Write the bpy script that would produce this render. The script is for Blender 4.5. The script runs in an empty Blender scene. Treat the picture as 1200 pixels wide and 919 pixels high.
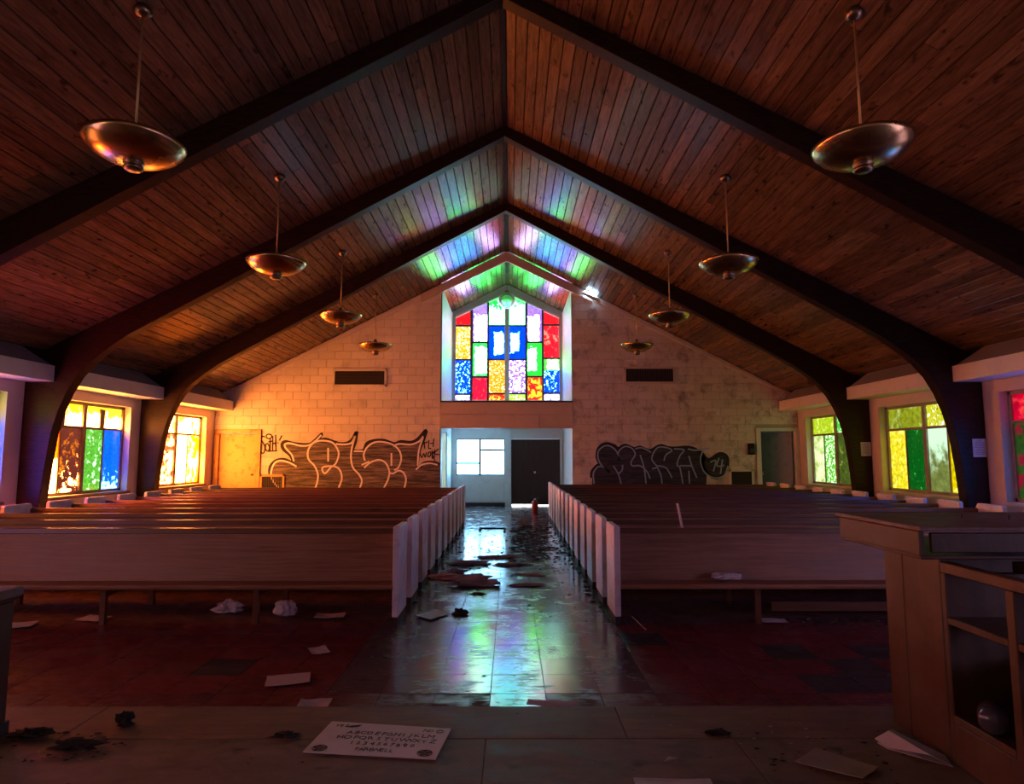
import bpy, bmesh, math, random
from mathutils import Vector, Matrix, Euler
from mathutils import noise as mnoise
R = random.Random(7)
SC = bpy.context.scene
COL = SC.collection
PI = math.pi

# ------------------------------------------------------------------ camera
F = 750.0; H = 1.45; PITCH = math.atan(75 / F); CX = 0.09
cam_d = bpy.data.cameras.new('camera'); cam = bpy.data.objects.new('camera', cam_d)
COL.objects.link(cam); SC.camera = cam
cam_d.sensor_width = 36; cam_d.lens = 36 * F / 1200; cam_d.clip_end = 200; cam_d.clip_start = .05
cam.location = (CX, 0, H)
cam.rotation_euler = (PI / 2 + PITCH, 0, -2 / F)

# ------------------------------------------------------------------ world, exposure
w = bpy.data.worlds.new('world'); SC.world = w; w.use_nodes = True
wb = w.node_tree.nodes['Background']
wb.inputs[0].default_value = (.62, .74, 1, 1); wb.inputs[1].default_value = .8
SC.view_settings.view_transform = 'Standard'; SC.view_settings.look = 'None'
SC.view_settings.gamma = 1; SC.view_settings.use_curve_mapping = False
SC.view_settings.exposure = 0.45
SC.cycles.use_denoising = True
SC.cycles.max_bounces = 8; SC.cycles.diffuse_bounces = 5; SC.cycles.glossy_bounces = 4
SC.cycles.sample_clamp_indirect = 6.0
SC.cycles.caustics_reflective = False; SC.cycles.caustics_refractive = False
LEFT, RIGHT, REAR = 1.0, 1.0, 1.0
SUNW = (1.0, .27, .045); SKYW = (.26, .62, 1.0)   # warm daylight on the left, cool at the entrance
WL, WR = 60.0, 15.0       # daylight level of the window glass on each side

# ------------------------------------------------------------------ helpers
class MB:
    def __init__(s): s.v = []; s.f = []
    def box(s, x0, x1, y0, y1, z0, z1):
        b = len(s.v)
        s.v += [(x0,y0,z0),(x1,y0,z0),(x1,y1,z0),(x0,y1,z0),(x0,y0,z1),(x1,y0,z1),(x1,y1,z1),(x0,y1,z1)]
        s.f += [tuple(b+i for i in q) for q in ((0,3,2,1),(4,5,6,7),(0,1,5,4),(1,2,6,5),(2,3,7,6),(3,0,4,7))]
        return s
    def prism(s, poly, axis, a, b):
        """poly: 2-D points, axis 'y' -> (x,z) extruded in y; 'x' -> (y,z) in x; 'z' -> (x,y) in z"""
        def mk(p, t):
            if axis == 'y': return (p[0], t, p[1])
            if axis == 'x': return (t, p[0], p[1])
            return (p[0], p[1], t)
        n = len(poly); o = len(s.v)
        s.v += [mk(p, a) for p in poly] + [mk(p, b) for p in poly]
        s.f += [tuple(o+i for i in range(n)), tuple(o+n+i for i in reversed(range(n)))]
        s.f += [(o+i, o+n+i, o+n+(i+1) % n, o+(i+1) % n) for i in range(n)]
        return s
    def lathe(s, prof, c=(0,0,0), n=32):
        o = len(s.v)
        for r, z in prof:
            for i in range(n):
                a = 2*PI*i/n; s.v.append((c[0]+r*math.cos(a), c[1]+r*math.sin(a), c[2]+z))
        for k in range(len(prof)-1):
            for i in range(n):
                j = (i+1) % n
                s.f.append((o+k*n+i, o+k*n+j, o+(k+1)*n+j, o+(k+1)*n+i))
        return s
    def tube(s, pts, r, n=8, cap=True):
        pts = [Vector(p) for p in pts]; o = len(s.v)
        for k, p in enumerate(pts):
            d = (pts[min(k+1, len(pts)-1)] - pts[max(k-1, 0)]).normalized()
            up = Vector((0,0,1)) if abs(d.z) < .9 else Vector((1,0,0))
            a = d.cross(up).normalized(); b = d.cross(a)
            rr = r[k] if isinstance(r, (list, tuple)) else r
            for i in range(n):
                t = 2*PI*i/n; s.v.append(tuple(p + a*rr*math.cos(t) + b*rr*math.sin(t)))
        for k in range(len(pts)-1):
            for i in range(n):
                j = (i+1) % n; s.f.append((o+k*n+i, o+k*n+j, o+(k+1)*n+j, o+(k+1)*n+i))
        if cap:
            s.f.append(tuple(o+i for i in range(n))); e = o+(len(pts)-1)*n
            s.f.append(tuple(e+i for i in reversed(range(n))))
        return s
    def mesh(s, name, mat=None, smooth=False, bevel=0):
        m = bpy.data.meshes.new(name); m.from_pydata(s.v, [], s.f)
        bm = bmesh.new(); bm.from_mesh(m)
        bmesh.ops.recalc_face_normals(bm, faces=bm.faces)
        if bevel:
            bmesh.ops.bevel(bm, geom=[e for e in bm.edges if e.is_manifold and e.calc_face_angle(0) > .5], offset=bevel, segments=1, affect='EDGES')
        for f in bm.faces: f.smooth = smooth
        bm.to_mesh(m); bm.free()
        if mat: m.materials.append(mat)
        return m
    def build(s, name, mat, parent=None, smooth=False, bevel=0, loc=None):
        if loc is not None:
            s.v = [(x-loc[0], y-loc[1], z-loc[2]) for x, y, z in s.v]
        o = link(name, s.mesh(name, mat, smooth, bevel), parent)
        if loc is not None: o.location = loc
        return o

def link(name, data, parent=None, loc=(0,0,0), rot=(0,0,0), scale=(1,1,1)):
    o = bpy.data.objects.new(name, data); COL.objects.link(o)
    o.location = loc; o.rotation_euler = rot; o.scale = scale
    if parent: o.parent = parent
    return o
def tag(o, label=None, cat=None, group=None, kind=None):
    if label: o['label'] = label
    if cat: o['category'] = cat
    if group: o['group'] = group
    if kind: o['kind'] = kind
    return o
def thing(name, label, cat, loc=(0,0,0), rz=0, group=None):
    return tag(link(name, None, None, loc, (0,0,rz)), label, cat, group)
def struct(name, label, cat, loc=(0,0,0)):
    return tag(link(name, None, None, loc), label, cat, None, 'structure')
def copy_tree(o, parent=None):
    c = o.copy(); COL.objects.link(c); c.parent = parent
    for ch in list(o.children): copy_tree(ch, c)
    return c
def ray(px, py):
    u = (px-598)/F; v = (459.5-py)/F
    f = math.cos(PITCH) - v*math.sin(PITCH); up = math.sin(PITCH) + v*math.cos(PITCH)
    return u/f, up/f
def on_wall(px, py, d):      # measured photo point -> metric (x, z) on a wall at depth d
    u, q = ray(px, py); return CX+u*d, H+q*d
def on_floor(px, py, z=0.0):
    u, q = ray(px, py); d = (z-H)/q; return CX+u*d, d

# ------------------------------------------------------------------ materials
def nt(name):
    m = bpy.data.materials.new(name); m.use_nodes = True
    t = m.node_tree; return m, t, t.nodes['Principled BSDF']
def N(t, kind, **kw):
    n = t.nodes.new(kind)
    for k, v in kw.items():
        if hasattr(n, k): setattr(n, k, v)
        else: n.inputs[k].default_value = v
    return n
def ramp(t, src, stops, interp='LINEAR'):
    r = t.nodes.new('ShaderNodeValToRGB'); e = r.color_ramp; e.interpolation = interp
    while len(e.elements) < len(stops): e.elements.new(.5)
    for el, (p, c) in zip(e.elements, stops):
        el.position = p; el.color = (*c, 1) if len(c) == 3 else c
    t.links.new(src, r.inputs[0]); return r
def coords(t, scale=(1,1,1), rnd=True):
    """world position, offset per object so pieces differ"""
    g = N(t, 'ShaderNodeNewGeometry'); mp = N(t, 'ShaderNodeMapping'); mp.inputs['Scale'].default_value = scale
    t.links.new(g.outputs['Position'], mp.inputs['Vector'])
    if rnd:
        oi = N(t, 'ShaderNodeObjectInfo'); mu = N(t, 'ShaderNodeMath', operation='MULTIPLY'); mu.inputs[1].default_value = 37
        t.links.new(oi.outputs['Random'], mu.inputs[0]); t.links.new(mu.outputs[0], mp.inputs['Location'])
    return mp.outputs[0]
def mixc(t, fac, a, b, mode='MIX'):
    m = N(t, 'ShaderNodeMix', data_type='RGBA', blend_type=mode)
    for sock, v in ((m.inputs[0], fac), (m.inputs[6], a), (m.inputs[7], b)):
        if isinstance(v, (int, float)): sock.default_value = v
        elif isinstance(v, tuple): sock.default_value = (*v, 1)
        else: t.links.new(v, sock)
    return m.outputs[2]
def wood(name, dark, light, scale, rough=.35, rnd=.35, bump=.12, knots=True, dust=0.0, dustc=(.3,.27,.24), spec=.5):
    m, t, p = nt(name); L = t.links.new
    c = coords(t, scale)
    n1 = N(t, 'ShaderNodeTexNoise', Scale=3.0, Detail=6.0, Roughness=.65, Distortion=.6); L(c, n1.inputs[0])
    col = ramp(t, n1.outputs[0], [(.3, dark), (.7, light)]).outputs[0]
    if knots:
        c2 = coords(t, tuple(max(min(x, 6), 2.4) for x in scale)); n2 = N(t, 'ShaderNodeTexNoise', Scale=2.2, Detail=3.0); L(c2, n2.inputs[0])
        k = ramp(t, n2.outputs[0], [(.62, (0,0,0)), (.72, (.8,.8,.8))]).outputs[0]
        col = mixc(t, k, col, tuple(x*.35 for x in dark))
    if rnd:
        oi = N(t, 'ShaderNodeObjectInfo'); r = ramp(t, oi.outputs['Random'], [(0, (1-rnd,)*3), (1, (1+rnd, 1+rnd*.9, 1+rnd*.8))])
        col = mixc(t, 1.0, col, r.outputs[0], 'MULTIPLY')
    if dust:
        c3 = coords(t, (1,1,1), False); n3 = N(t, 'ShaderNodeTexNoise', Scale=3.5, Detail=8.0, Roughness=.7); L(c3, n3.inputs[0])
        k = ramp(t, n3.outputs[0], [(.42, (0,0,0)), (.7, (dust,)*3)]).outputs[0]
        col = mixc(t, k, col, dustc)
    L(col, p.inputs['Base Color'])
    rr = ramp(t, n1.outputs[0], [(.2, (rough*.8,)*3), (.9, (min(1, rough*1.4),)*3)]); L(rr.outputs[0], p.inputs['Roughness'])
    p.inputs['Specular IOR Level'].default_value = spec
    if bump:
        b = N(t, 'ShaderNodeBump', Strength=bump, Distance=.01); L(n1.outputs[0], b.inputs['Height']); L(b.outputs[0], p.inputs['Normal'])
    return m
def paint(name, col, rough=.6, dirt=.3, dirtc=(.25,.2,.16), scale=2.0, bump=.05, rnd=.0, lo=.5, hi=.75):
    m, t, p = nt(name); L = t.links.new
    c = coords(t, (1,1,1), False)
    n = N(t, 'ShaderNodeTexNoise', Scale=scale, Detail=8.0, Roughness=.68); L(c, n.inputs[0])
    k = ramp(t, n.outputs[0], [(lo, (0,0,0)), (hi, (dirt,)*3)]).outputs[0]
    cc = mixc(t, k, col, dirtc)
    if rnd:
        oi = N(t, 'ShaderNodeObjectInfo'); r = ramp(t, oi.outputs['Random'], [(0, (1-rnd,)*3), (1, (1+rnd*.3,)*3)])
        cc = mixc(t, 1.0, cc, r.outputs[0], 'MULTIPLY')
    L(cc, p.inputs['Base Color']); p.inputs['Roughness'].default_value = rough
    if bump:
        n2 = N(t, 'ShaderNodeTexNoise', Scale=40.0, Detail=4.0); L(c, n2.inputs[0])
        b = N(t, 'ShaderNodeBump', Strength=bump*4, Distance=.004); L(n2.outputs[0], b.inputs['Height']); L(b.outputs[0], p.inputs['Normal'])
    return m
def plain(name, col, rough=.5, metal=0.0, spec=.5):
    m, t, p = nt(name); p.inputs['Base Color'].default_value = (*col, 1)
    p.inputs['Roughness'].default_value = rough; p.inputs['Metallic'].default_value = metal
    p.inputs['Specular IOR Level'].default_value = spec; return m
def metal(name, col, rough=.3):
    m, t, p = nt(name); L = t.links.new
    c = coords(t); n = N(t, 'ShaderNodeTexNoise', Scale=3.0, Detail=3.0); L(c, n.inputs[0])
    L(ramp(t, n.outputs[0], [(.3, tuple(x*.8 for x in col)), (.7, col)]).outputs[0], p.inputs['Base Color'])
    L(ramp(t, n.outputs[0], [(.3, (rough*.9,)*3), (.7, (rough*1.25,)*3)]).outputs[0], p.inputs['Roughness'])
    p.inputs['Metallic'].default_value = 1; return m

def glass(name, a, b=(1,1,1), fa=1.0, fb=3.0, frac=.5, scale=9.0, soft=.05, dark=None, dfrac=.4, dscale=5.0, grad=None, inner=None):
    """coloured glass lit by the daylight behind it: tint a, blown-out or bare spots b, foliage silhouettes dark.
       grad=(z_lo, z_hi): b takes over below/above a height"""
    m, t, p = nt(name); L = t.links.new
    c = coords(t)
    n = N(t, 'ShaderNodeTexNoise', Scale=scale, Detail=4.0, Roughness=.65, Distortion=.4); L(c, n.inputs[0])
    src = n.outputs[0]
    if grad:
        g = N(t, 'ShaderNodeNewGeometry'); sx = N(t, 'ShaderNodeSeparateXYZ'); L(g.outputs['Position'], sx.inputs[0])
        mr = N(t, 'ShaderNodeMapRange'); mr.inputs[1].default_value = grad[0]; mr.inputs[2].default_value = grad[1]
        mr.inputs[3].default_value = .35; mr.inputs[4].default_value = -.35; L(sx.outputs[2], mr.inputs[0])
        ad = N(t, 'ShaderNodeMath', operation='ADD'); L(src, ad.inputs[0]); L(mr.outputs[0], ad.inputs[1]); src = ad.outputs[0]
    if inner:            # (half width, half height, x, z of the bare middle), metres from the pane's centre
        tc = N(t, 'ShaderNodeTexCoord'); sp = N(t, 'ShaderNodeSeparateXYZ'); L(tc.outputs['Object'], sp.inputs[0])
        ax = []
        for idx, hw_, c_ in ((0, inner[0], inner[2]), (2, inner[1], inner[3])):
            s1 = N(t, 'ShaderNodeMath', operation='SUBTRACT'); L(sp.outputs[idx], s1.inputs[0]); s1.inputs[1].default_value = c_
            s2 = N(t, 'ShaderNodeMath', operation='ABSOLUTE'); L(s1.outputs[0], s2.inputs[0])
            s3 = N(t, 'ShaderNodeMath', operation='DIVIDE'); L(s2.outputs[0], s3.inputs[0]); s3.inputs[1].default_value = hw_; ax.append(s3.outputs[0])
        mx_ = N(t, 'ShaderNodeMath', operation='MAXIMUM'); L(ax[0], mx_.inputs[0]); L(ax[1], mx_.inputs[1])
        ma = N(t, 'ShaderNodeMath', operation='MULTIPLY_ADD'); L(mx_.outputs[0], ma.inputs[0]); ma.inputs[1].default_value = -.9; ma.inputs[2].default_value = .9
        cl_ = N(t, 'ShaderNodeClamp'); L(ma.outputs[0], cl_.inputs[0]); cl_.inputs[1].default_value = -.45; cl_.inputs[2].default_value = .4
        ad2 = N(t, 'ShaderNodeMath', operation='ADD'); L(src, ad2.inputs[0]); L(cl_.outputs[0], ad2.inputs[1]); src = ad2.outputs[0]
    # noise is centred on .5 with about .1 spread
    th = .5 + (.5-frac)*.55
    k = ramp(t, src, [(max(0, th-soft), (0,0,0)), (min(1, th+soft), (1,1,1))]).outputs[0]
    A = tuple(x*fa for x in a); B = tuple(x*fb for x in b)
    n0 = N(t, 'ShaderNodeTexNoise', Scale=scale*2.3, Detail=3.0); L(c, n0.inputs[0])
    Av = mixc(t, 1.0, A, ramp(t, n0.outputs[0], [(.3, (.55,)*3), (.7, (1.25,)*3)]).outputs[0], 'MULTIPLY')
    col = mixc(t, k, Av, B)
    if dark:
        n2 = N(t, 'ShaderNodeTexNoise', Scale=dscale, Detail=7.0, Roughness=.75); L(c, n2.inputs[0])
        th2 = .5 + (.5-dfrac)*.5
        k2 = ramp(t, n2.outputs[0], [(th2-.03, (0,0,0)), (th2+.03, (1,1,1))]).outputs[0]
        col = mixc(t, k2, col, dark)
    p.inputs['Base Color'].default_value = (*[x*.08 for x in a], 1); p.inputs['Roughness'].default_value = .18
    L(col, p.inputs['Emission Color']); p.inputs['Emission Strength'].default_value = 1
    return m

M = {}
M['plank'] = wood('ceiling_plank', (.075,.045,.020), (.215,.128,.062), (9, .8, 9), .20, .34, .04, spec=.35)
M['beam'] = wood('dark_beam', (.012,.006,.004), (.040,.018,.010), (2, 2, 14), .36, 0, .06, knots=False, spec=.16)
M['roof'] = plain('roof_backing', (.006,.004,.003), .9)
M['pew'] = wood('pew_wood', (.16,.066,.032), (.38,.18,.09), (.6, 14, 14), .42, .12, .06, knots=False, dust=.25, dustc=(.30,.20,.16))
M['pewdark'] = wood('pew_rail_wood', (.07,.024,.010), (.18,.07,.03), (.6, 14, 14), .3, .12, .06, knots=False)
M['panel'] = paint('pew_end_paint', (.72,.68,.76), .45, .55, (.22,.17,.16), 7.0)
M['plinth'] = plain('plinth_dark', (.03,.022,.02), .6)
M['block'] = paint('block_paint', (.74,.70,.64), .6, .45, (.22,.16,.12), 2.4, .06, .10, .53, .75)
M['block_r'] = paint('block_paint_stained', (.68,.64,.59), .6, .75, (.16,.11,.09), 2.6, .06, .10, .5, .68)
M['mortar'] = plain('mortar', (.42,.38,.33), .85)
M['wall'] = paint('side_wall_paint', (.58,.54,.50), .6, .3, (.3,.25,.2), 1.5)
M['white'] = paint('white_trim_paint', (.66,.63,.60), .5, .3, (.35,.3,.26), 5)
M['grey'] = paint('grey_board', (.16,.15,.16), .7, .3, (.08,.07,.07), 3)
M['header'] = paint('header_boards', (.58,.49,.43), .55, .35, (.25,.18,.15), 3)
M['winframe'] = paint('window_frame_paint', (.20,.14,.11), .5, .5, (.06,.04,.03), 8)
M['winframe_r'] = paint('window_frame_grey_paint', (.34,.30,.27), .5, .5, (.1,.07,.05), 8)
M['lead'] = paint('window_bars', (.07,.08,.09), .5, .3, (.02,.02,.02), 8)
M['doorw'] = wood('brown_door', (.022,.010,.006), (.06,.028,.016), (14, 14, .6), .4, 0, .05, knots=False)
M['doorp'] = paint('cream_door_paint', (.58,.36,.12), .5, .6, (.25,.13,.05), 5, lo=.52, hi=.62)
M['doorg'] = paint('grey_door_paint', (.28,.30,.34), .5, .5, (.1,.08,.08), 6)
M['brass'] = metal('brass', (.62,.44,.18), .24)
M['brass_rod'] = plain('brass_rod', (.55,.38,.14), .45, .6)
M['brassd'] = metal('brass_dark', (.30,.22,.12), .3)
M['vent'] = plain('vent_dark', (.035,.028,.024), .6)
M['black'] = plain('black_void', (.004,.004,.004), .9)
M['desk'] = wood('lectern_wood', (.028,.011,.004), (.075,.027,.007), (5, 5, .6), .42, .1, .06, knots=False, dust=.15)
M['desktop'] = wood('lectern_top_wood', (.10,.05,.035), (.18,.10,.07), (.7, 8, 8), .5, .1, .05, knots=False, dust=.6, dustc=(.33,.28,.27))
M['plat'] = wood('platform_plywood', (.11,.072,.055), (.25,.175,.135), (1.6, 3.2, 3), .62, .12, .08, dust=.45, dustc=(.23,.17,.13), spec=.3)
M['nose'] = wood('platform_edge_board', (.15,.085,.055), (.28,.18,.125), (1.2, 5, 5), .62, .1, .08, knots=False, dust=.45, dustc=(.10,.065,.05), spec=.3)
M['paper'] = paint('paper_sheet', (.62,.58,.62), .7, .4, (.3,.25,.25), 12)
M['board'] = paint('poster_board', (.78,.70,.72), .65, .35, (.45,.36,.36), 6)
M['card'] = paint('old_cardboard', (.33,.26,.21), .8, .5, (.15,.1,.08), 12)
M['ink'] = plain('black_marker', (.015,.012,.02), .6)
M['cloth'] = paint('dirty_cloth', (.62,.60,.74), .85, .5, (.1,.09,.09), 12)
M['crumb'] = plain('dark_crumbs', (.025,.018,.014), .9)
M['plaster'] = plain('plaster_flakes', (.42,.36,.31), .85)
M['red'] = plain('extinguisher_red', (.32,.02,.015), .3)
M['steel'] = metal('steel', (.6,.6,.6), .3)
M['globe'] = plain('globe_glass', (.45,.85,.62), .5); M['globe'].node_tree.nodes['Principled BSDF'].inputs['Transmission Weight'].default_value = .75
M['spray'] = None

def tile_mat(name, base, rough=.22, dirt=.75, dirtc=(.03,.028,.028), var=.14):
    m, t, p = nt(name); L = t.links.new
    c = coords(t, (1,1,1), False)
    n = N(t, 'ShaderNodeTexNoise', Scale=3.2, Detail=9.0, Roughness=.72, Distortion=.3); L(c, n.inputs[0])
    k = ramp(t, n.outputs[0], [(.50, (0,0,0)), (.66, (dirt,)*3)]).outputs[0]
    oi = N(t, 'ShaderNodeObjectInfo'); r = ramp(t, oi.outputs['Random'], [(0, (1-var,)*3), (1, (1+var,)*3)])
    col = mixc(t, 1.0, base, r.outputs[0], 'MULTIPLY')
    L(mixc(t, k, col, dirtc), p.inputs['Base Color'])
    n4 = N(t, 'ShaderNodeTexNoise', Scale=18.0, Detail=7.0, Roughness=.72); L(coords(t, (.45, 1.5, 1), False), n4.inputs[0])
    s = mixc(t, .45, n.outputs[0], n4.outputs[0])
    L(ramp(t, s, [(.44, (rough*.8,)*3), (.50, (rough*1.4,)*3), (.56, (min(1, rough*4.5),)*3)]).outputs[0], p.inputs['Roughness'])
    b = N(t, 'ShaderNodeBump', Strength=.32, Distance=.003); L(n4.outputs[0], b.inputs['Height']); L(b.outputs[0], p.inputs['Normal'])
    return m
M['tile_g'] = tile_mat('grey_floor_tile', (.12,.095,.11), .07)
M['tile_r'] = tile_mat('maroon_floor_tile', (.15,.022,.03), .36, .45, (.05,.018,.02), .2)
M['tile_k'] = tile_mat('charcoal_floor_tile', (.035,.033,.036), .4, .3)
M['floor'] = tile_mat('bare_floor', (.085,.045,.045), .5, .5)

def streaks(name, dark, light, scale):
    m, t, p = nt(name); L = t.links.new
    c = coords(t, (1.2, 1, 16), False); n = N(t, 'ShaderNodeTexNoise', Scale=scale, Detail=5.0, Roughness=.7); L(c, n.inputs[0])
    L(ramp(t, n.outputs[0], [(.42, dark), (.68, light)]).outputs[0], p.inputs['Base Color']); p.inputs['Roughness'].default_value = .5
    return m
M['spray_grey'] = streaks('grey_streaked_spray', (.035,.03,.03), (.30,.25,.23), 1.6)
M['spray_black'] = streaks('black_streaked_spray', (.012,.012,.016), (.07,.07,.09), 1.8)
M['spray_white'] = plain('white_spray', (.85,.84,.88), .6)
M['spray_blue'] = plain('pale_blue_spray', (.30,.46,.66), .6)
M['spray_ink'] = plain('black_spray', (.012,.01,.012), .6)

# ------------------------------------------------------------------ the shell
HW = 7.2                       # half width of the nave
D = 15.8                       # rear wall
D2 = 18.9                      # entrance wall at the back of the recess
RID = 6.61; SL = .513          # ceiling ridge height and slope
def cz(x): return RID - SL*abs(x)
FR = (3.55, 6.60, 9.65, 12.70) # arched frames
REC = 1.64                     # half width of the recess
Y0 = -3.0

# floor
fl = struct('floor', 'worn tiled floor, grey down the aisle and maroon before the platform', 'floor')
MB().box(-7.6, 7.6, Y0, 19.2, -.2, -.004).build('floor_slab', M['floor'], fl)
tw = .335
tile_me = {}
for k in ('tile_g', 'tile_r', 'tile_k'):
    tile_me[k] = MB().box(-tw/2+.0015, tw/2-.0015, -tw/2+.0015, tw/2-.0015, -.003, .004).mesh(k, M[k], bevel=.0012)
def put_tile(kind, x, y):
    return link('tile', tile_me[kind], fl, (x, y, R.uniform(-.0006, .0008)), (R.gauss(0, .0012), R.gauss(0, .0012), 0))
n_t = 0; x_first = -.03 - 3*tw
for j in range(0, 7):                       # strip before the pews
    y = 3.41 + tw*(j+.5)
    for i in range(-10, 13):
        x = x_first + tw*(i+.5)
        grey = 0 <= i < 6 and (j > 1 or R.random() < .3)
        dark = (x, j) and ((2.0 < x < 2.75 and 2 <= j <= 4 and R.random() < .75) or (R.random() < .03) or (x > 2.8 and R.random() < .12))
        put_tile('tile_g' if grey else ('tile_k' if dark else 'tile_r'), x, y); n_t += 1
rows = int((D2 - 3.41)/tw)
far = MB()
for j in range(7, rows):
    y = 3.41 + tw*(j+.5)
    for i in range(6):
        x = x_first + tw*(i+.5)
        if n_t < 296: put_tile('tile_g', x, y); n_t += 1
        else: far.box(x-tw/2+.002, x+tw/2-.002, y-tw/2+.002, y+tw/2-.002, -.003, .004+R.uniform(-.0005, .0006))
for j in range(37, rows):
    y = 3.41 + tw*(j+.5)
    for i in (-2, -1, 6, 7):
        x = x_first + tw*(i+.5); far.box(x-tw/2+.002, x+tw/2-.002, y-tw/2+.002, y+tw/2-.002, -.003, .004)
tag(far.build('far_tiles', M['tile_g'], fl), kind='stuff')

# platform
pf = tag(link('platform', None), 'low brown plywood platform in the foreground, dusty and bare', 'platform', None, 'structure')
PZ = .18
MB().box(-7.2, 7.2, Y0, 3.395, 0, PZ-.012).build('platform_body', M['plinth'], pf)
for i, (x0, x1) in enumerate(((-4.9,-2.46),(-2.46,-.02),(-.02,1.10),(1.10,2.4),(2.4,4.9))):
    MB().box(x0+.002, x1-.002, .2, 3.028, PZ-.012, PZ).build('plywood_sheet', M['plat'], pf, bevel=.002)
    MB().box(x0+.002, x1-.002, -2.4, .197, PZ-.012, PZ).build('plywood_sheet', M['plat'], pf, bevel=.002)
for x0, x1 in ((-4.9,-1.95),(-1.95,.62),(.62,2.9),(2.9,4.9)):
    MB().box(x0+.002, x1-.002, 3.032, 3.405, PZ-.012, PZ+.001).build('edge_board', M['nose'], pf, bevel=.002)

# ceiling: two slopes of planks over a dark backing
ang = math.atan(SL); PW = .156; px_step = PW*math.cos(ang)
prof = [(-PW/2+.002, .0), (-PW/2+.009, -.011), (PW/2-.009, -.011), (PW/2-.002, .0), (PW/2-.002, .012), (-PW/2+.002, .012)]
plank_me = MB().prism(prof, 'y', 0, 1).mesh('plank', M['plank'])
for sgn, side in ((-1, 'left'), (1, 'right')):
    ce = struct('ceiling_'+side, 'varnished tongue and groove plank slope on the %s of the ridge' % side, 'ceiling')
    b = MB(); b.prism([(0, RID+.03), (sgn*7.3, cz(7.3)+.03), (sgn*7.3, cz(7.3)+.15), (0, RID+.15)], 'y', Y0, 19.1)
    b.build('roof_backing', M['roof'], ce)
    cnt = 0; n = int(7.05/px_step)
    for i in range(n):
        x = sgn*(px_step*(i+.5) + .02); z = cz(x) + .014
        end = D2+.1 if abs(x) < REC+.1 else D+.05
        y = 1.2 if i < 34 else 2.6; first = True
        while y < end-.05:
            ln = R.choice((3.05, 3.66, 4.27, 4.88)) * (R.uniform(.35, 1) if first else 1)*1.05
            first = False
            if end-(y+ln) < .8: ln = end-y
            link('plank', plank_me, ce, (x, y+.002, z+R.uniform(-.001, .001)), (0, sgn*ang+R.gauss(0, .004), 0), (1, ln-.004, 1)); cnt += 1
            y += ln
    MB().prism([(0, RID+.03), (sgn*7.3, cz(7.3)+.03), (sgn*7.3, cz(7.3)-.01), (0, RID-.01)], 'y', Y0, 1.25).build('near_planking', M['plank'], ce)
rb = MB().prism([(-.04, cz(.04)+.01), (0, RID+.01), (.04, cz(.04)+.01), (.03, RID-.035), (-.03, RID-.035)], 'y', Y0, D2).build('trim_1', M['roof'])
tag(rb, 'thin dark ridge strip where the two ceiling slopes meet', 'trim', None, 'structure')

# arched frames
inner = [(0, 6.43), (1.2, 5.775), (2.4, 5.115), (3.45, 4.53), (4.5, 3.94), (5.3, 3.50), (5.72, 3.26), (6.0, 3.06), (6.24, 2.86), (6.42, 2.65), (6.56, 2.40), (6.67, 2.12), (6.75, 1.8), (6.81, 1.3), (6.86, .7), (6.89, 0)]
frame_labels = {3.55: 'nearest arched beam, overhead and outside the view', 6.60: 'dark arched roof beam nearest the camera, crossing the top corners', 9.65: 'dark arched roof beam whose right leg carries the larger paper notice', 12.70: 'dark arched roof beam farthest back, nearest the graffiti wall'}
for y in FR:
    fr = thing('arched_beam', frame_labels[y], 'beam', (0, y, 0))
    for sgn in (-1, 1):
        poly = [(sgn*x, z) for x, z in inner] + [(sgn*7.195, 0), (sgn*7.195, cz(7.195)), (0, RID)]
        MB().prism(poly, 'y', -.09, .09).build('beam_half', M['beam'], fr, bevel=.006)
    o = MB()
    for sgn in (-1, 1): o.box(sgn*7.19-.0, sgn*6.87, -.1, .1, 0, .06) if sgn > 0 else o.box(-7.19, -6.87, -.1, .1, 0, .06)
    o.build('foot_plate', M['plinth'], fr)

# side walls with recessed window openings
WZ0, WZ1 = .80, 2.38; WHW = 1.13; GX = 7.36
bays = [(-1.0, 1), (2.02, 1), (5.07, 1), (8.125, 1), (11.175, 1), (14.25, 1)]
for sgn, side in ((-1, 'left'), (1, 'right')):
    m = MB()
    xa, xb = (sgn*7.2, sgn*7.55)
    X0, X1 = min(xa, xb), max(xa, xb)
    m.box(X0, X1, Y0, D+.1, -.1, WZ0); m.box(X0, X1, Y0, D+.1, WZ1, 3.0)
    y = Y0
    for c, _ in bays:
        m.box(X0, X1, y, c-WHW, WZ0, WZ1); y = c+WHW
    m.box(X0, X1, y, D+.1, WZ0, WZ1)
    tag(m.build('wall_'+side, M['wall']), 'cream painted %s side wall pierced by stained windows' % side, 'wall', None, 'structure')

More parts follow.
